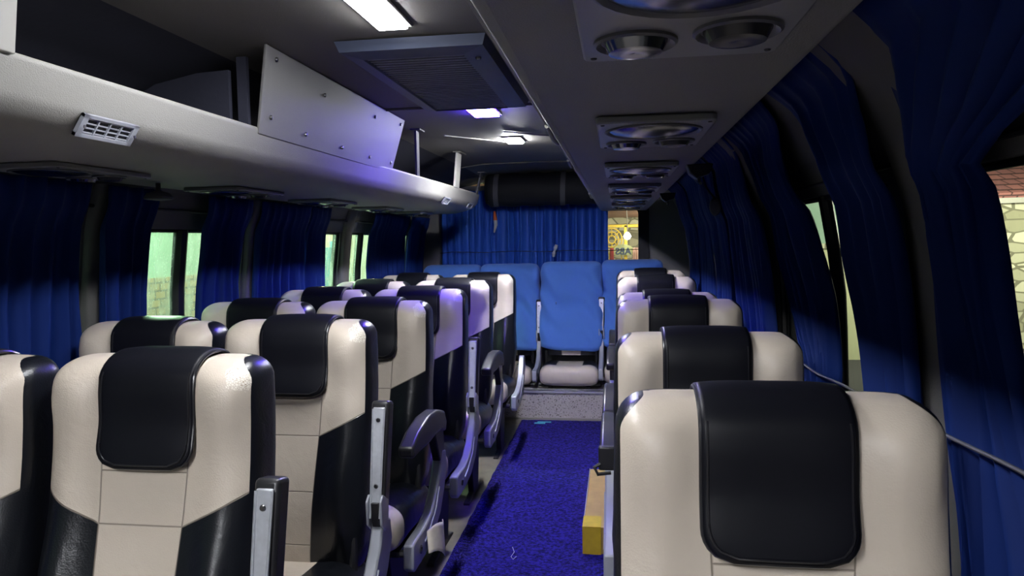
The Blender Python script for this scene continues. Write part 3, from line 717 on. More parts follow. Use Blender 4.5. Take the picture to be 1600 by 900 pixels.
bm = bmesh.new(); tube(bm, [(-.006, 0, .10), (-.002, 0, .05), (.0, 0, .02)], [.008, .016, .018]); obj('bead', bm, M['orange'], t)
bm = bmesh.new(); tube(bm, [(0, 0, .025), (.004, 0, -.02), (-.012, 0, -.085)], [.017, .016, .005]); obj('tassel_fringe', bm, M['tag'], t)
# rolled bolster strapped above the rear window
t = thing('rolled_bolster', 'thick black padded roll strapped across the top of the rear window', 'bolster', (-.62, 5.93, 1.785))
bm = bmesh.new(); n_ = 26
pts = [(-.46+.98*k/n_, .0, .0) for k in range(n_+1)]
tube(bm, pts, [(.10 if k in (0, n_) else .122+.004*math.sin(k*1.3)) for k in range(n_+1)], seg=28, flat=1.12); obj('roll', bm, M['roll'], t, angle=60)
for x in (-.365, .185):
    bm = bmesh.new(); R_ = .132
    ring = [(x+.006*math.sin(a), -(R_-.006)*math.cos(a), R_*1.10*math.sin(a)) for a in [math.radians(-75+150*k/20) for k in range(21)]]
    for p, q in zip(ring, ring[1:]):
        vs = [bm.verts.new((c[0]+s, c[1]+dy, c[2])) for c in (p, q) for s in (-.02, .02) for dy in (0, .004)]
        for f in ((0, 2, 6, 4), (1, 5, 7, 3), (0, 4, 5, 1), (2, 3, 7, 6)): bm.faces.new([vs[i] for i in f])
    bmesh.ops.remove_doubles(bm, verts=bm.verts, dist=.0002); bmesh.ops.recalc_face_normals(bm, faces=bm.faces)
    obj('strap', bm, M['strap'], t, angle=60)

# retaining cords and rails along the right wall
bm = bmesh.new(); pts = []
for k in range(30):
    y = 2.45-k*(2.45-.85)/29; z = 1.0+.055*smoothstep(2.2, .9, y); pts.append((wx(1, z, .092)-.004*math.sin(k*.9), y, z))
tube(bm, pts, .0032, seg=6); tag(obj('tension_cord', bm, M['cord']), 'grey cord holding the right-hand curtains low against the wall', 'cord')
for sgn, y0, y1 in ((1, .7, 5.75), (-1, .7, 5.75)):
    bm = bmesh.new(); tube(bm, [(wx(sgn, 1.505, .012 if sgn > 0 else .012), y0, 1.505), (wx(sgn, 1.505, .012), y1, 1.505)], .006, seg=8)
    tag(obj('curtain_rail', bm, M['cordd']), 'thin dark curtain rail along the %s wall above the windows' % ('right' if sgn > 0 else 'left'), 'rail')
t = thing('strap_toggle', 'grey oval toggle on a strap hanging in front of the right-wall curtains', 'strap', (.44, 3.38, 1.505))
bm = bmesh.new(); tube(bm, [(-.05, .12, .17), (-.03, .07, .09), (.0, .0, .035)], .006, seg=6, flat=.4); obj('strap', bm, M['strap'], t)
bm = bmesh.new(); lathe(bm, [(.002, -.012), (.022, -.010), (.026, 0), (.022, .010), (.002, .012)], (0, 0, 0), 'y', 20, sx=1, sy=1.6); obj('toggle', bm, M['strap'], t)

# curved pillar on the right wall and slimmer posts on both walls
def pillar(sgn, yc, wd, label, flare=0.0, m='wall', z0=.05, z1=1.76, nm='window_pillar', ins=.028):
    bm = bmesh.new(); rows = []
    N = 30; org = Vector((wx(sgn, 1.2, 0), yc, 1.2))
    for j in range(N+1):
        z = z0+(z1-z0)*j/N; h = wd/2*(1+flare*smoothstep(1.55, z1, z)); x = XC+sgn*(d_at(z)-.001)
        row = []
        for a, b in ((-1, 0), (-.92, .6), (-.7, .95), (0, 1), (.7, .95), (.92, .6), (1, 0)): row.append(bm.verts.new(Vector((x-sgn*ins*b, yc+h*a, z))-org))
        rows.append(row)
    for A, B in zip(rows, rows[1:]):
        for i in range(6): bm.faces.new([A[i], A[i+1], B[i+1], B[i]])
    bm.faces.new(rows[0]); bm.faces.new(rows[-1][::-1])
    bmesh.ops.recalc_face_normals(bm, faces=bm.faces)
    return bm, org
k_ = 4
for sgn, yc, wd, fl in ((1, 1.42, .22, .5), (1, 2.865, .10, .6), (1, 4.125, .12, .6), (-1, 1.0, .08, 0), (-1, 2.16, .10, 0), (-1, 3.18, .10, 0), (-1, 4.38, .13, 0)):
    k_ += 1; bm, org = pillar(sgn, yc, wd, '', fl, z1=1.76 if sgn > 0 else 1.575); struct(obj('trim_%d' % k_, bm, M['wall'], loc=org, angle=60))

# ------------------------------------------------------------------ coach seats
TOP = 1.143
YFT = [(.42, -.105), (.50, -.110), (.62, -.095), (.75, -.065), (.85, -.040), (.95, -.022), (1.02, -.016), (1.08, -.014), (1.12, -.008), (1.15, .0)]
THT = [(.42, .09), (.50, .13), (.70, .145), (.85, .14), (.95, .130), (1.05, .135), (1.15, .135)]
WT = [(.42, .195), (.50, .222), (.65, .234), (.80, .226), (.95, .228), (1.05, .226), (1.15, .222)]
def sect(z, grow=0.0, rc=.048, rt_=.050):
    yf, th, w_ = lerp_tab(YFT, z)-grow, lerp_tab(THT, z)+2*grow, lerp_tab(WT, z)+grow
    top = TOP+grow
    yc = yf+th/2
    if z > top-rc:
        q = min(1, (z-(top-rc))/rc); w_ -= rc*(1-math.sqrt(max(0, 1-q*q)))
    if z > top-rt_:
        q = min(1, (z-(top-rt_))/rt_); th -= 2*(rt_-.004)*(1-math.sqrt(max(0, 1-q*q)))
    return yc, th, w_
def backrest_bm(plain=False):
    bm = bmesh.new(); NS = 120; zs = [.42, .435, .46]+[.49+.02*k for k in range(31)]+[TOP-.040, TOP-.030, TOP-.021, TOP-.014, TOP-.008, TOP-.0035, TOP-.001, TOP]
    R = []
    for z in zs:
        yc, th, w_ = sect(z); ring = []
        for k in range(NS):
            a = 2*PI*(k+.5)/NS; c, s = math.cos(a), math.sin(a); nx, ny = 9.0, 3.4
            x = w_*math.copysign(abs(c)**(2/nx), c); y = th/2*math.copysign(abs(s)**(2/ny), s)
            if s < 0 and not plain:   # front face: centre slightly sunk, side wings puffed
                ax = abs(x); y -= (.014+.024*math.exp(-((z-.68)/.13)**2))*math.exp(-((ax-.165)/.048)**2)*smoothstep(.45, .58, z)*(1-smoothstep(1.1, 1.15, z))
                y -= .010*math.exp(-((z-.75)/.05)**2)*max(0, 1-(ax/.085)**4)+.008*math.exp(-((z-.60)/.05)**2)*max(0, 1-(ax/.085)**4)
                y -= .012*math.exp(-((z-1.06)/.06)**2)*smoothstep(.10, .14, ax)*(1-smoothstep(.19, .22, ax))
            ring.append(bm.verts.new((x, yc+y, z)))
        R.append(ring)
    for A, B in zip(R, R[1:]):
        for k in range(NS):
            a = 2*PI*(k+1)/NS; f = bm.faces.new((A[k], A[(k+1) % NS], B[(k+1) % NS], B[k]))
            f.material_index = 0 if math.sin(a) < .25 else 1
    bm.faces.new(R[0][::-1]).material_index = 1
    # shallow crown
    f = bm.faces.new(R[-1]); f.material_index = 0
    return bm
def front_y(z, x=0):
    yc, th, w_ = sect(min(z, TOP-.001)); return yc-th/2
def cover_path(zb):
    """head pad path: from behind the top, over it, and down the front"""
    P = []
    yc, th, w_ = sect(1.08)
    zz = [zb+(1.098-zb)*k/20 for k in range(21)]
    for z in zz: P.append((front_y(z)-.010-.012*(1-smoothstep(zb, zb+.10, z)), z))
    c = Vector((yc+.005, 1.099)); R1, R2 = abs(P[-1][0]-c.x), .0535
    for k in range(1, 15):
        a = PI*k/14; P.append((c.x-R1*math.cos(a)*(1 if a < PI/2 else .95), c.y+R2*math.sin(a)))
    P += [(P[-1][0]+.002, 1.06), (P[-1][0]+.004, 1.0)]
    return P
def cover_bm(hw=.100, zb=.938, rc=.040, dx=.010):
    P = cover_path(zb); bm = bmesh.new(); NC = 28; rows = []
    for j, (y, z) in enumerate(P):
        h = hw
        if j < 21 and z < zb+rc: q = 1-(z-zb)/rc; h = hw-rc*(1-math.sqrt(max(0, 1-q*q)))
        row = []
        for i in range(NC+1):
            u = -1+2*i/NC; puff = .004*(1-u**4)
            # puff out along the path normal
            a, b = P[max(j-1, 0)], P[min(j+1, len(P)-1)]; d = Vector((b[0]-a[0], b[1]-a[1])).normalized(); nr = Vector((-d.y, d.x))
            row.append(bm.verts.new((u*h+dx, y+nr.x*puff, z+nr.y*puff)))
        rows.append(row)
    for A, B in zip(rows, rows[1:]):
        for i in range(NC): bm.faces.new([A[i], A[i+1], B[i+1], B[i]])
    edge = [r[0].co.copy() for r in rows[::-1]]+[v.co.copy() for v in rows[0][1:-1]]+[r[-1].co.copy() for r in rows]
    return bm, edge
def cushion_bm(dz=0.0, front=-.44):
    bm = bmesh.new(); NS = 48; N = 26; ys = [front+( -.02-front)*k/N for k in range(N+1)]; R = []
    z0, z1 = .345+dz, .495+dz; zc = (z0+z1)/2
    for j, y in enumerate(ys):
        q = max(0, 1-(y-front)/.07); e = math.sqrt(max(0.0, 1-q*q)); q2 = max(0, 1-(ys[-1]-y)/.03); e2 = math.sqrt(max(0, 1-q2*q2))
        h = (z1-z0)/2*(.5+.5*e)*(.5+.5*e2); w_ = .225-.028*(1-e)
        ring = []
        for k in range(NS):
            a = 2*PI*(k+.5)/NS; c, s = math.cos(a), math.sin(a)
            x = w_*math.copysign(abs(c)**(2/5), c); z = h*math.copysign(abs(s)**(2/3.5), s)
            if s > 0: z += .012*math.exp(-((abs(x)-.16)/.05)**2)*e
            ring.append(bm.verts.new((x, y, zc+z-.02*smoothstep(-.3, 0, y))))
        R.append(ring)
    for A, B in zip(R, R[1:]):
        for k in range(NS): bm.faces.new((A[k], A[(k+1) % NS], B[(k+1) % NS], B[k]))
    bm.faces.new(R[0]); bm.faces.new(R[-1][::-1]); bmesh.ops.recalc_face_normals(bm, faces=bm.faces)
    return bm
def rot_pt(p, c, a):
    y, z = p[0]-c[0], p[1]-c[1]; return (c[0]+y*math.cos(a)-z*math.sin(a), c[1]+y*math.sin(a)+z*math.cos(a))

def armrest(t, side, up, dz=0.0, x0=.280):
    if up is None: return shield(t, side, dz, x0)
    if side < 0: x0 = .247
    """side = +1/-1: which flank; folded up it shows its aluminium underside"""
    xc = side*x0
    piv = Vector((xc, -.105, .655+dz))
    if up:
        a0, a1 = Vector((xc, -.125, .655+dz)), Vector((xc, -.075, .912+dz))
        d = (a1-a0).normalized(); nrm = Vector((0, -d.z, d.y)); L = (a1-a0).length
        def Pt(s, h, x): return a0+d*s+nrm*h+Vector((x, 0, 0))
        def slab(bm, s0, s1, h0, h1, w0, w1=None):
            w1 = w0 if w1 is None else w1
            vs = [bm.verts.new(Pt(s, h, sx*w_)) for s, w_ in ((s0, w0), (s1, w1)) for sx in (-1, 1) for h in (h0, h1)]
            for f in ((0, 1, 3, 2), (4, 6, 7, 5), (0, 4, 5, 1), (2, 3, 7, 6), (0, 2, 6, 4), (1, 5, 7, 3)): bm.faces.new([vs[i] for i in f])
            bmesh.ops.recalc_face_normals(bm, faces=bm.faces)
        bm = bmesh.new(); slab(bm, -.01, L+.022, -.050, -.002, .022, .026); pad = obj('armrest', bm, M['plastic'], t, bevel=.010, bseg=3)
        bm = bmesh.new(); slab(bm, -.02, L+.004, -.003, .006, .013, .017); pl = obj('underside_plate', bm, M['bar'], pad, bevel=.003); pl['label'] = 'scuffed aluminium plate'
        for sx in (-1, 1):
            bm = bmesh.new(); tube(bm, [Pt(-.03, .007, sx*.013), Pt(L*.5, .008, sx*.015), Pt(L, .006, sx*.0165)], .0028, seg=6); obj('plate_lip', bm, M['bar'], pad)
        for s in (.055, L-.03):
            bm = bmesh.new(); c = Pt(s, .008, 0); lathe(bm, [(.0065, 0), (.005, .003), (.001, .003)], (0, 0, 0), 'y', 12)
            for v in bm.verts: v.co = Vector((v.co.x, -v.co.y, v.co.z))+c
            obj('screw', bm, M['screw'], pad)
        # hinge fork
        bm = bmesh.new()
        for sx in (-1, 1):
            prism(bm, [rot_pt(q, (piv.y, piv.z), 0) for q in ((-.148, .675+dz), (-.128, .690+dz), (-.085, .665+dz), (-.088, .60+dz), (-.115, .585+dz), (-.145, .61+dz))], xc+sx*.019-.0035, xc+sx*.019+.0035, 'x')
        obj('hinge', bm, M['silver'], t, bevel=.003)
        bm = bmesh.new(); prism(bm, [(-.14, .67+dz), (-.09, .66+dz), (-.09, .60+dz), (-.13, .60+dz)], xc-.011, xc+.011, 'x'); obj('hinge_block', bm, M['frame'], t, bevel=.003)
    else:
        bm = bmesh.new()
        topc = [(-.500, .735+dz), (-.42, .765+dz), (-.30, .785+dz), (-.18, .780+dz), (-.09, .755+dz), (-.06, .71+dz)]
        low = [(-.075, .675+dz), (-.14, .695+dz), (-.22, .70+dz), (-.30, .695+dz), (-.42, .700+dz), (-.495, .700+dz)]
        prism(bm, topc+low, xc-.026, xc+.026, 'x'); pad = obj('armrest', bm, M['plastic'], t, bevel=.010, bseg=3, angle=50)
        bm = bmesh.new(); prism(bm, [(-.20, .70+dz), (-.08, .70+dz), (-.07, .58+dz), (-.12, .56+dz)], xc-.016, xc+.016, 'x'); obj('armrest_stem', bm, M['plastic'], t, bevel=.005)
        bm = bmesh.new(); tube(bm, [(xc, -.075, .71+dz), (xc, -.06, .66+dz), (xc, -.075, .60+dz)], .010, seg=8); obj('hinge', bm, M['silver'], t)
    shield(t, side, dz, x0)
def shield(t, side, dz, x0):
    xc = side*x0   # swept silver side shield
    bm = bmesh.new(); o_ = [(-.100, .615), (-.055, .600), (-.045, .54), (-.085, .47), (-.15, .40), (-.24, .355), (-.36, .335), (-.485, .335), (-.505, .35),
                            (-.500, .425), (-.47, .430), (-.36, .428), (-.27, .445), (-.20, .490), (-.145, .555), (-.120, .605)]
    prism(bm, [(a, b+dz) for a, b in o_], xc-.017, xc+.017, 'x'); sh = obj('side_shield', bm, M['silver'], t, bevel=.006, bseg=2, angle=50)
    sh['label'] = 'silver-grey swept side shield'
    bm = bmesh.new(); lathe(bm, [(.014, 0), (.014, .0025), (.009, .003), (.009, .0005)], (xc+side*.0171, -.42, .38+dz), 'x', 16)
    obj('bolt_cap', bm, M['knob'], sh)
    bm = bmesh.new(); tube(bm, [(xc+side*.018, a, b+dz) for a, b in ((-.17, .50), (-.22, .44), (-.31, .40), (-.37, .385))], .0025, seg=6); obj('shield_rib', bm, M['silver'], sh)

def base(t, dz_top=0.0, ground=0.0):
    z1 = .335+dz_top
    bm = bmesh.new()
    for y in (-.36, -.08): tube(bm, [(-.235, y, z1), (.235, y, z1)], .014, seg=8)
    box(bm, -.21, .21, -.38, -.05, z1-.006, z1+.012)
    obj('seat_frame', bm, M['frame'], t)
    for s in (-1, 1):
        bm = bmesh.new(); x = s*.145
        prism(bm, [(-.34, z1), (-.10, z1), (-.14, ground+.03), (-.05, ground+.012), (-.05, ground+.001), (-.40, ground+.001), (-.40, ground+.012), (-.27, ground+.03)], x-.016, x+.016, 'x')
        obj('leg', bm, M['frame'], t, bevel=.004)
    for s in (-1, 1): bm = bmesh.new(); tube(bm, [(s*.20, -.06, z1), (s*.20, -.10, z1+.12), (s*.20, -.095, z1+.22)], .012, seg=8); obj('recliner_bracket', bm, M['frame'], t)

def make_seat(label, side=0, up=True, worn=False, cdx=.010):
    t = thing('coach_seat', label, 'seat')
    bk = obj('backrest', backrest_bm(), [M['back_worn'] if worn else M['back'], M['black']], t, angle=60)
    bm, edge = cover_bm(dx=cdx); cv = obj('headrest_cover', bm, M['cover'], t, angle=80, solid=.010)
    cv['label'] = 'black padded headrest cover'
    bm = bmesh.new(); tube(bm, [(e.x, e.y, e.z) for e in edge], .0042, seg=8); obj('piping', bm, M['piping'], cv)
    bm = bmesh.new(); tube(bm, [(cdx+(e.x-cdx)*.93, e.y-.0075, e.z+(.007 if e.z < .98 else 0)) for e in edge if e.y < .02 and e.z < 1.13], .0016, seg=6); obj('stitching', bm, M['piping'], cv)
    obj('seat_cushion', cushion_bm(), M['cushion'], t, angle=60)
    base(t)
    if side: armrest(t, side, up)
    return t

rows = [1.30, 1.95, 2.60, 3.25, 3.95, 4.75]
XA, XW = -.932, -1.408
names = ['first', 'second', 'third', 'fourth', 'fifth', 'sixth']
G1 = 'cream and black aisle seats of the left double rows'
P_up = make_seat('large cream aisle seat at front left, black lower wings, raised armrest with scuffed plate', 1, True, True)
P_up.location = (XA, rows[0], 0); P_up['group'] = G1
P_dn = make_seat('left aisle seat in the third row, black armrest lowered, torn flap on its shield', 1, False, True)
P_dn.location = (XA, rows[2], 0); P_dn['group'] = G1
aisle = {1: 'cream and black left aisle seat, second row, with a bright silver raised armrest', 3: 'cream and black left aisle seat, fourth row, tinted by the blue lamp, armrest raised',
         4: 'purple-lit left aisle seat, fifth row, with its black armrest lowered', 5: 'last left aisle seat before the step, cream upper and black lower wing'}
for k, lab in aisle.items():
    src = P_dn if k == 4 else P_up
    if k == 5:
        o5 = make_seat(lab, 1, None, True); o5.location = (XA+.02, rows[5], -.005); o5['group'] = G1; continue
    tree_copy(src, (XA+(.02 if k == 5 else 0), rows[k], -.005 if k == 5 else 0), math.radians(random.uniform(-1, 1)), lab, G1)
G2 = 'cream and black window seats of the left double rows'
P_w = make_seat('window seat cut by the bottom left corner, beside the large front aisle seat')
P_w.location = (XW, rows[0]-.03, 0); P_w['group'] = G2
win = {1: 'left window seat in front of the rain-streaked window, with a cream side panel', 2: 'left window seat, third row, showing only its cream and black top', 3: 'left window seat, fourth row, tinted mauve at the top',
       4: 'left window seat, fifth row, in front of the last side curtain', 5: 'last left window seat, sixth row, small cream top before the blue rear seats'}
for k, lab in win.items(): tree_copy(P_w, (XW, rows[k]+.02*math.sin(k*3), random.uniform(-.006, .004)), math.radians(random.uniform(-1, 1)), lab, G2)
G3 = 'cream and black single seats on the right'
P_r = make_seat('huge cream single seat in the bottom right foreground with a broad black headrest cover', cdx=-.006)
P_r.location = (.218, 1.015, -.004); P_r['group'] = G3
rl = [(1.76, 'second single seat on the right, directly behind the huge foreground seat', -.012), (2.60, 'third single seat on the right, partly hidden by a lit curtain', 0), (3.20, 'fourth single seat on the right, only a purple strip of its top visible', -.02),
      (4.12, 'fifth single seat on the right, purple-lit with a narrow black cover', .0), (4.75, 'last single seat on the right, a white sliver behind the purple one', .01)]
P_rd = make_seat(rl[1][1], -1, False, cdx=-.004); P_rd.location = (.215, rl[1][0], rl[1][2]); P_rd['group'] = G3
for q_, (y, lab, dz) in enumerate(rl):
    if q_ == 1: continue
    tree_copy(P_r if q_ == 0 else P_rd, (.215, y, dz), math.radians(random.uniform(-.8, .8)), lab, G3)
# scale of the foreground cover comes from distance alone

# torn vinyl flap on the third-row shield, seen from the aisle
bm = bmesh.new(); G = []
for j in range(9):
    row = []
    for i in range(7):
        u, v = i/6, j/8
        row.append(bm.verts.new((XA+.280+.022+.03*math.sin(u*2.4)+.01*v, 2.60-.36+.13*u-.02*v, .415-.11*v*(.6+.5*u)+.01*math.sin(u*5)-.0)))
    G.append(row)
for A, B in zip(G, G[1:]):
    for i in range(6): bm.faces.new([A[i], A[i+1], B[i+1], B[i]])
fl = obj('torn_flap', bm, M['flap'], P_dn, solid=.003)
for v in fl.data.vertices: v.co = v.co-Vector((XA, 2.60, 0))
fl['label'] = 'torn cream vinyl flap'

# rear bench of four separate seats under blue slipcovers, standing on the raised deck
def slipcover_bm(seed):
    bm = bmesh.new(); NS = 96; NR = 44; R = []; gr = .020
    for j in range(NR+1):
        ring = []
        for k in range(NS):
            a = 2*PI*(k+.5)/NS; c, s = math.cos(a), math.sin(a)
            front = smoothstep(-.05, -.35, s)
            zb = .80-.34*front + (.03*abs(c)**2+.012*math.sin(c*3+seed))*front
            t_ = (j/NR)**.8; z = zb+(TOP+gr-zb)*t_
            if j == NR: z = TOP+gr
            yc, th, w_ = sect(max(.56, z), gr); 
            sc = 1.0
            if j >= NR-6: pass
            x = w_*math.copysign(abs(c)**(2/6.5), c); y = th/2*math.copysign(abs(s)**(2/3.2), s)
            wv = noise.noise(Vector((x*5+seed*7, z*3.2, y*5)))*.018+noise.noise(Vector((x*16+z*9, z*7-x*6, seed)))*.010
            # drape folds running diagonally from the top corners
            wv += .020*math.sin((x*1.0+(z-1.1)*.75)*34+seed)*math.exp(-((z-.85)/.25)**2)*(s < 0)
            amp_ = smoothstep(TOP+gr, TOP-.05, z)
            hem = .012*(1-smoothstep(0, .25, t_))
            if s < 0: y -= (wv+.008)*amp_+hem
            x += math.copysign(.004*amp_*(1+math.sin(z*40+seed)), x)*(abs(c) > .8)
            ring.append(bm.verts.new((x, yc+y, z)))
        R.append(ring)
    for A, B in zip(R, R[1:]):
        for k in range(NS): bm.faces.new((A[k], A[(k+1) % NS], B[(k+1) % NS], B[k]))
    bm.faces.new(R[-1])
    return bm
G4 = 'rear seats under blue cloth covers'
def rear_seat(x, y, dz, label, seed, sides, wsc=1.0):
    t = thing('coach_seat', label, 'seat', (x, y, .2325), 0, G4); off = Vector((0, 0, -.2325+dz))
    pre = set(COL.objects)
    obj('backrest', backrest_bm(True), [M['back'], M['black']], t, angle=60)
    s_ = obj('slipcover', slipcover_bm(seed), M['slip'], t, angle=80, solid=.002); s_['label'] = 'bright blue cloth slipcover'
    obj('seat_cushion', cushion_bm(-.115, -.455), M['cushion'], t, angle=60)
    base(t, -.10, .2335-dz)
    for sd in sides: armrest(t, sd, True, -.06, .256)
    for o in set(COL.objects)-pre:
        if o.parent == t: o.location = off
    if wsc != 1.0: t.scale.x = wsc
    return t
rear_seat(-1.375, 5.86, .005, 'leftmost blue-covered rear seat in the left back corner', 1, ())
rear_seat(-.892, 5.86, .008, 'second blue-covered rear seat from the left, behind the last aisle seat', 2, (1,))
rear_seat(-.374, 5.80, .022, 'fully visible blue-covered rear seat at the end of the aisle', 3, ())
rear_seat(.115, 5.84, .030, 'rightmost blue-covered rear seat beside the uncovered rear window', 4, (-1,))

# ------------------------------------------------------------------ floor things
bm = bmesh.new(); nx_, ny_ = 40, 200; G = []
for j in range(ny_+1):
    row = []
    for i in range(nx_+1):
        x = -.733+.70*i/nx_; y = -.6+(5.335+.6)*j/ny_
        ed = .006*noise.noise(Vector((y*9, i and 5, 0)))*(i in (0, nx_))
        row.append(bm.verts.new((x+ed, y, .009+.0025*noise.noise(Vector((x*18, y*18, 0)))) if i not in (0, nx_) and j not in (0, ny_) else (x+ed, y, .001)))
    G.append(row)
for A, B in zip(G, G[1:]):
    for i in range(nx_): bm.faces.new([A[i], A[i+1], B[i+1], B[i]])
tag(obj('aisle_carpet', bm, M['carpet']), 'blue-violet looped carpet runner along the aisle floor', 'carpet')
bm = bmesh.new(); box(bm, -.62, -.54, 5.18, 5.22, .0125, .0135); box(bm, -.60, -.50, 5.225, 5.25, .0125, .0135)
tag(obj('tape_scrap', bm, M['teal']), 'scrap of teal tape on the carpet at the foot of the step', 'tape')
bm = bmesh.new(); tube(bm, [(-.47, 3.05, .015), (-.455, 3.0, .016), (-.462, 2.95, .017), (-.45, 2.93, .015), (-.44, 2.96, .015)], .0012, seg=5)
tag(obj('loose_thread', bm, M['thread']), 'short white thread lying on the blue carpet in the foreground', 'thread')
t = thing('floor_box', 'low narrow tan box with a yellow end beside the right seats, on the aisle floor', 'box', (-.05, 3.4, 0))
bm = bmesh.new(); box(bm, -.105, .30, -.365, .42, .001, .128); obj('box_body', bm, M['tan'], t, bevel=.004)
bm = bmesh.new(); box(bm, -.110, -.03, -.374, -.366, .008, .132); box(bm, -.110, -.03, -.366, -.25, .129, .1315); obj('yellow_end', bm, M['yellow'], t, bevel=.001)
bm = bmesh.new(); box(bm, -.111, -.106, -.36, .42, .001, .012); box(bm, -.1085, -.1055, -.365, .42, .121, .130); obj('metal_edging', bm, M['alu'], t)
# belt buckle clipped over the lowered armrest tip of the third single seat
t = thing('seat_belt_buckle', 'black seat belt buckle hooked over the armrest beside the huge foreground seat', 'seat belt', (-.034, 2.075, .735))
bm = bmesh.new(); box(bm, -.026, .026, -.014, .010, -.040, .030); obj('buckle_body', bm, M['plastic'], t, bevel=.005)
bm = bmesh.new(); tube(bm, [(-.02, -.012, -.02), (-.038, -.014, -.030), (-.028, -.016, -.050), (.01, -.014, -.045)], .006, seg=6); obj('latch_tongue', bm, M['frame'], t)

# ------------------------------------------------------------------ outside
bm = bmesh.new(); box(bm, -40, 40, -20, 60, -1.1, -1.0); struct(obj('ground', bm, M['asphalt'], smooth=False))
t = thing('boundary_wall', 'long mint plaster wall with an ochre block base outside the left windows', 'wall', (-4.6, 9, -1.0))
bm = bmesh.new(); box(bm, -.2, 0, -8, 3.0, 0, 2.05); obj('block_base', bm, M['brick'], t, smooth=False)
bm = bmesh.new(); box(bm, -.2, -.02, -8, .2, 2.05, 4.2); obj('plaster_face', bm, M['plaster'], t, smooth=False)
bm = bmesh.new(); box(bm, -.2, -.02, .2, 14, 2.05, 4.2); box(bm, -.2, 0, 3.0, 14, 0, 2.05); obj('cream_face', bm, M['cream_wall'], t, smooth=False)
bm = bmesh.new(); box(bm, -.02, .04, .9, 2.1, .1, 2.3); box(bm, -.02, .06, .8, .9, .0, 2.4); box(bm, -.02, .06, 2.1, 2.2, 0, 2.4); obj('teal_door', bm, M['tealpaint'], t, smooth=False)
def lamp(name, loc, p, col, size=.15):
    l = bpy.data.lights.new(name, 'POINT'); l.energy = p; l.color = col; l.shadow_soft_size = size
    o = bpy.data.objects.new(name, l); COL.objects.link(o); o.location = loc; return o
lamp('yard_light', (-3.6, 5.2, 2.6), P_LEFT, (.62, 1.0, .62)); lamp('yard_light', (-3.7, 9.5, 2.9), P_LEFT*1.1, (1.0, .95, .65)); lamp('yard_light', (-3.2, 1.5, 3.2), P_LEFT*.25, (.7, 1.0, .8))

# gateway behind the bus
YG = 20.0
t = thing('entrance_gate', 'yellow painted iron gate with fan arches behind the rear window', 'gate', (.2, YG, -1.0))
bm = bmesh.new()
for x in (-1.9, .02, 2.2): box(bm, x-.045, x+.045, -.04, .04, 0, 2.72)
obj('gate_post', bm, M['paint_y'], t, bevel=.01)
bm = bmesh.new(); box(bm, -2, 2.3, -.04, .04, 2.66, 2.74); box(bm, -2, 2.3, -.03, .03, 1.93, 1.98); obj('rail', bm, M['paint_y'], t, bevel=.01)
bm = bmesh.new()
for cx in (-1.25, -.36, 1.20):
    for r in (.28, .19, .10):
        tube(bm, [(cx+r*math.cos(a), 0, 2.33+1.1*r*math.sin(a)) for a in [2*PI*k/24 for k in range(24)]], .016, seg=6, closed=True)
    for a in range(8):
        tube(bm, [(cx+.08*math.cos(a*PI/4), 0, 2.33+.08*math.sin(a*PI/4)), (cx+.30*math.cos(a*PI/4), 0, 2.33+.32*math.sin(a*PI/4))], .012, seg=5)
obj('fan_tracery', bm, M['paint_y'], t)
bm = bmesh.new()
for k in range(12):
    x = -1.75+k*.33; tube(bm, [(x, 0, .1), (x, 0, 1.95)], .014, seg=6)
obj('bars', bm, M['paint_y'], t)
s = thing('sign_board', 'pale arched sign seen from behind with mirrored letters, fixed on the gate', 'sign', (.15, YG-.09, .98))
bm = bmesh.new(); prism(bm, [(.29*math.cos(a), .02+.20*math.sin(a)) for a in [PI*k/20 for k in range(21)]]+[(-.29, -.08), (.29, -.08)], -.01, .01, 'y'); obj('board', bm, M['sign'], s, smooth=False)
cu = bpy.data.curves.new('lettering', 'FONT'); cu.body = 'ABS'; cu.size = .25; cu.extrude = .004; cu.align_x = 'CENTER'; cu.offset = .008
tmp = bpy.data.objects.new('tmp', cu); COL.objects.link(tmp); bpy.context.view_layer.update()
tm = bpy.data.meshes.new_from_object(tmp.evaluated_get(bpy.context.evaluated_depsgraph_get())); bpy.data.objects.remove(tmp); tm.materials.clear()
to = bpy.data.objects.new('lettering', tm); COL.objects.link(to); to.parent = s; to.location = (.0, -.018, -.055); to.rotation_euler = (PI/2, 0, PI); to.data.materials.append(M['ink'])
t = thing('porch', 'brown porch roof with a tiled wall behind the yellow gate', 'porch', (0, YG+2.5, -1.0))
bm = bmesh.new(); box(bm, -5, 5, 0, .2, 0, 4.2); obj('wall_face', bm, M['stone'], t, smooth=False)
bm = bmesh.new(); prism(bm, [(-3.2, 3.22), (.0, 3.0), (0, 3.1), (-3.2, 3.9)], -5, 5, 'x'); obj('eave', bm, M['eave'], t, smooth=False)
t = thing('gate_bulb', 'bright bare bulb glowing above the gate sign', 'lamp', (.26, YG-.35, 1.42))
bm = bmesh.new(); lathe(bm, [(.005, -.10), (.07, -.07), (.10, 0), (.07, .06), (.03, .10)], (0, 0, 0)); obj('bulb', bm, M['bulb'], t)
bm = bmesh.new(); tube(bm, [(0, 0, .09), (0, 0, .45), (-.02, 0, .78)], .012); obj('flex', bm, M['ivory'], t)
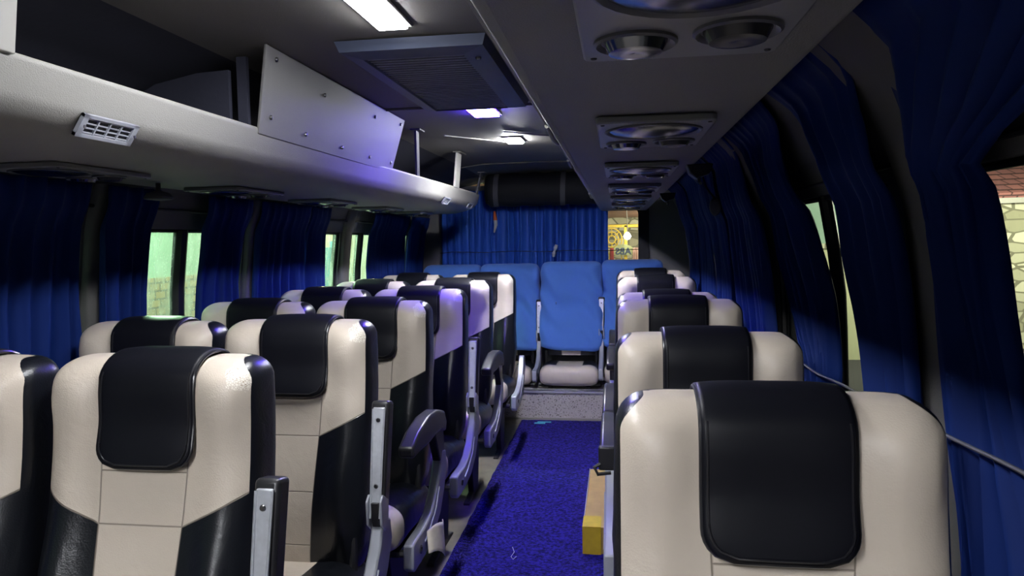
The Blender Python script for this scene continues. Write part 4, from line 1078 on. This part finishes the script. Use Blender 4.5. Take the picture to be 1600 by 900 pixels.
for (x, wd, m_, lab) in ((-.16, .13, 'red', 'red cloth hanging at the left of the gate'), (.50, .22, 'pink', 'pale pink cloth hanging at the right of the gate')):
    bm = bmesh.new(); G = []
    for j in range(13):
        z = .2+1.9*j/12; row = []
        for i in range(19):
            u = i/18; row.append(bm.verts.new((x-wd/2*(1.25-.5*j/12)+wd*(1.25-.5*j/12)*u, YG-.18+.03*math.sin(u*16), z-1.0)))
        G.append(row)
    for A, B in zip(G, G[1:]):
        for i in range(18): bm.faces.new([A[i], A[i+1], B[i+1], B[i]])
    tag(obj('hanging_cloth', bm, M[m_], solid=.01), lab, 'cloth')
lamp('gate_light', (1.0, YG-1.7, 2.3), P_REAR, (1.0, .93, .72)); lamp('gate_light', (1.2, YG+1.2, 1.2), P_REAR*.35, (1.0, .95, .8))

# stone house seen through the right-hand window
t = thing('stone_house', 'pale stone house with a red tiled roof outside the right window', 'house', (8.6, 15.5, -1.0), math.radians(-20))
bm = bmesh.new(); box(bm, -2.8, 4, 0, 4, 0, 3.05); obj('stone_face', bm, M['stone'], t, smooth=False)
bm = bmesh.new(); prism(bm, [(-.45, 3.0), (2.2, 4.9), (4.4, 3.0), (4.4, 3.1), (2.2, 5.05), (-.5, 3.12)], -3.1, 4.3, 'x'); obj('roof', bm, M['tiles'], t, smooth=False)
bm = bmesh.new(); box(bm, -3.0, 4.1, -.46, -.40, 2.92, 3.10); obj('gutter', bm, M['ivory'], t, smooth=False)
lamp('house_light', (6.6, 12.8, 2.0), P_RIGHT, (1.0, .97, .74)); lamp('house_light', (3.2, 7.5, 2.3), P_RIGHT*.04, (.8, .85, .8))

t = thing('garden_wall', 'dim yellowish wall seen in the bare window gap of the right wall', 'wall', (4.25, 14.2, -1.0))
bm = bmesh.new(); box(bm, -.75, .80, 0, .2, 0, 2.1); obj('wall_body', bm, M['cream_wall'], t, smooth=False)
bm = bmesh.new(); box(bm, -.78, .83, -.03, .23, 2.101, 2.2); obj('coping', bm, M['stone'], t, smooth=False)
bm = bmesh.new(); box(bm, -.75, .80, .05, .15, 2.201, 3.4); obj('upper_screen', bm, M['plaster'], t, smooth=False)
lamp('garden_fill_light', (3.6, 12.4, .2), 9.0, (1.0, .97, .75))  # added fill with no visible source, brightens the garden wall behind the gap
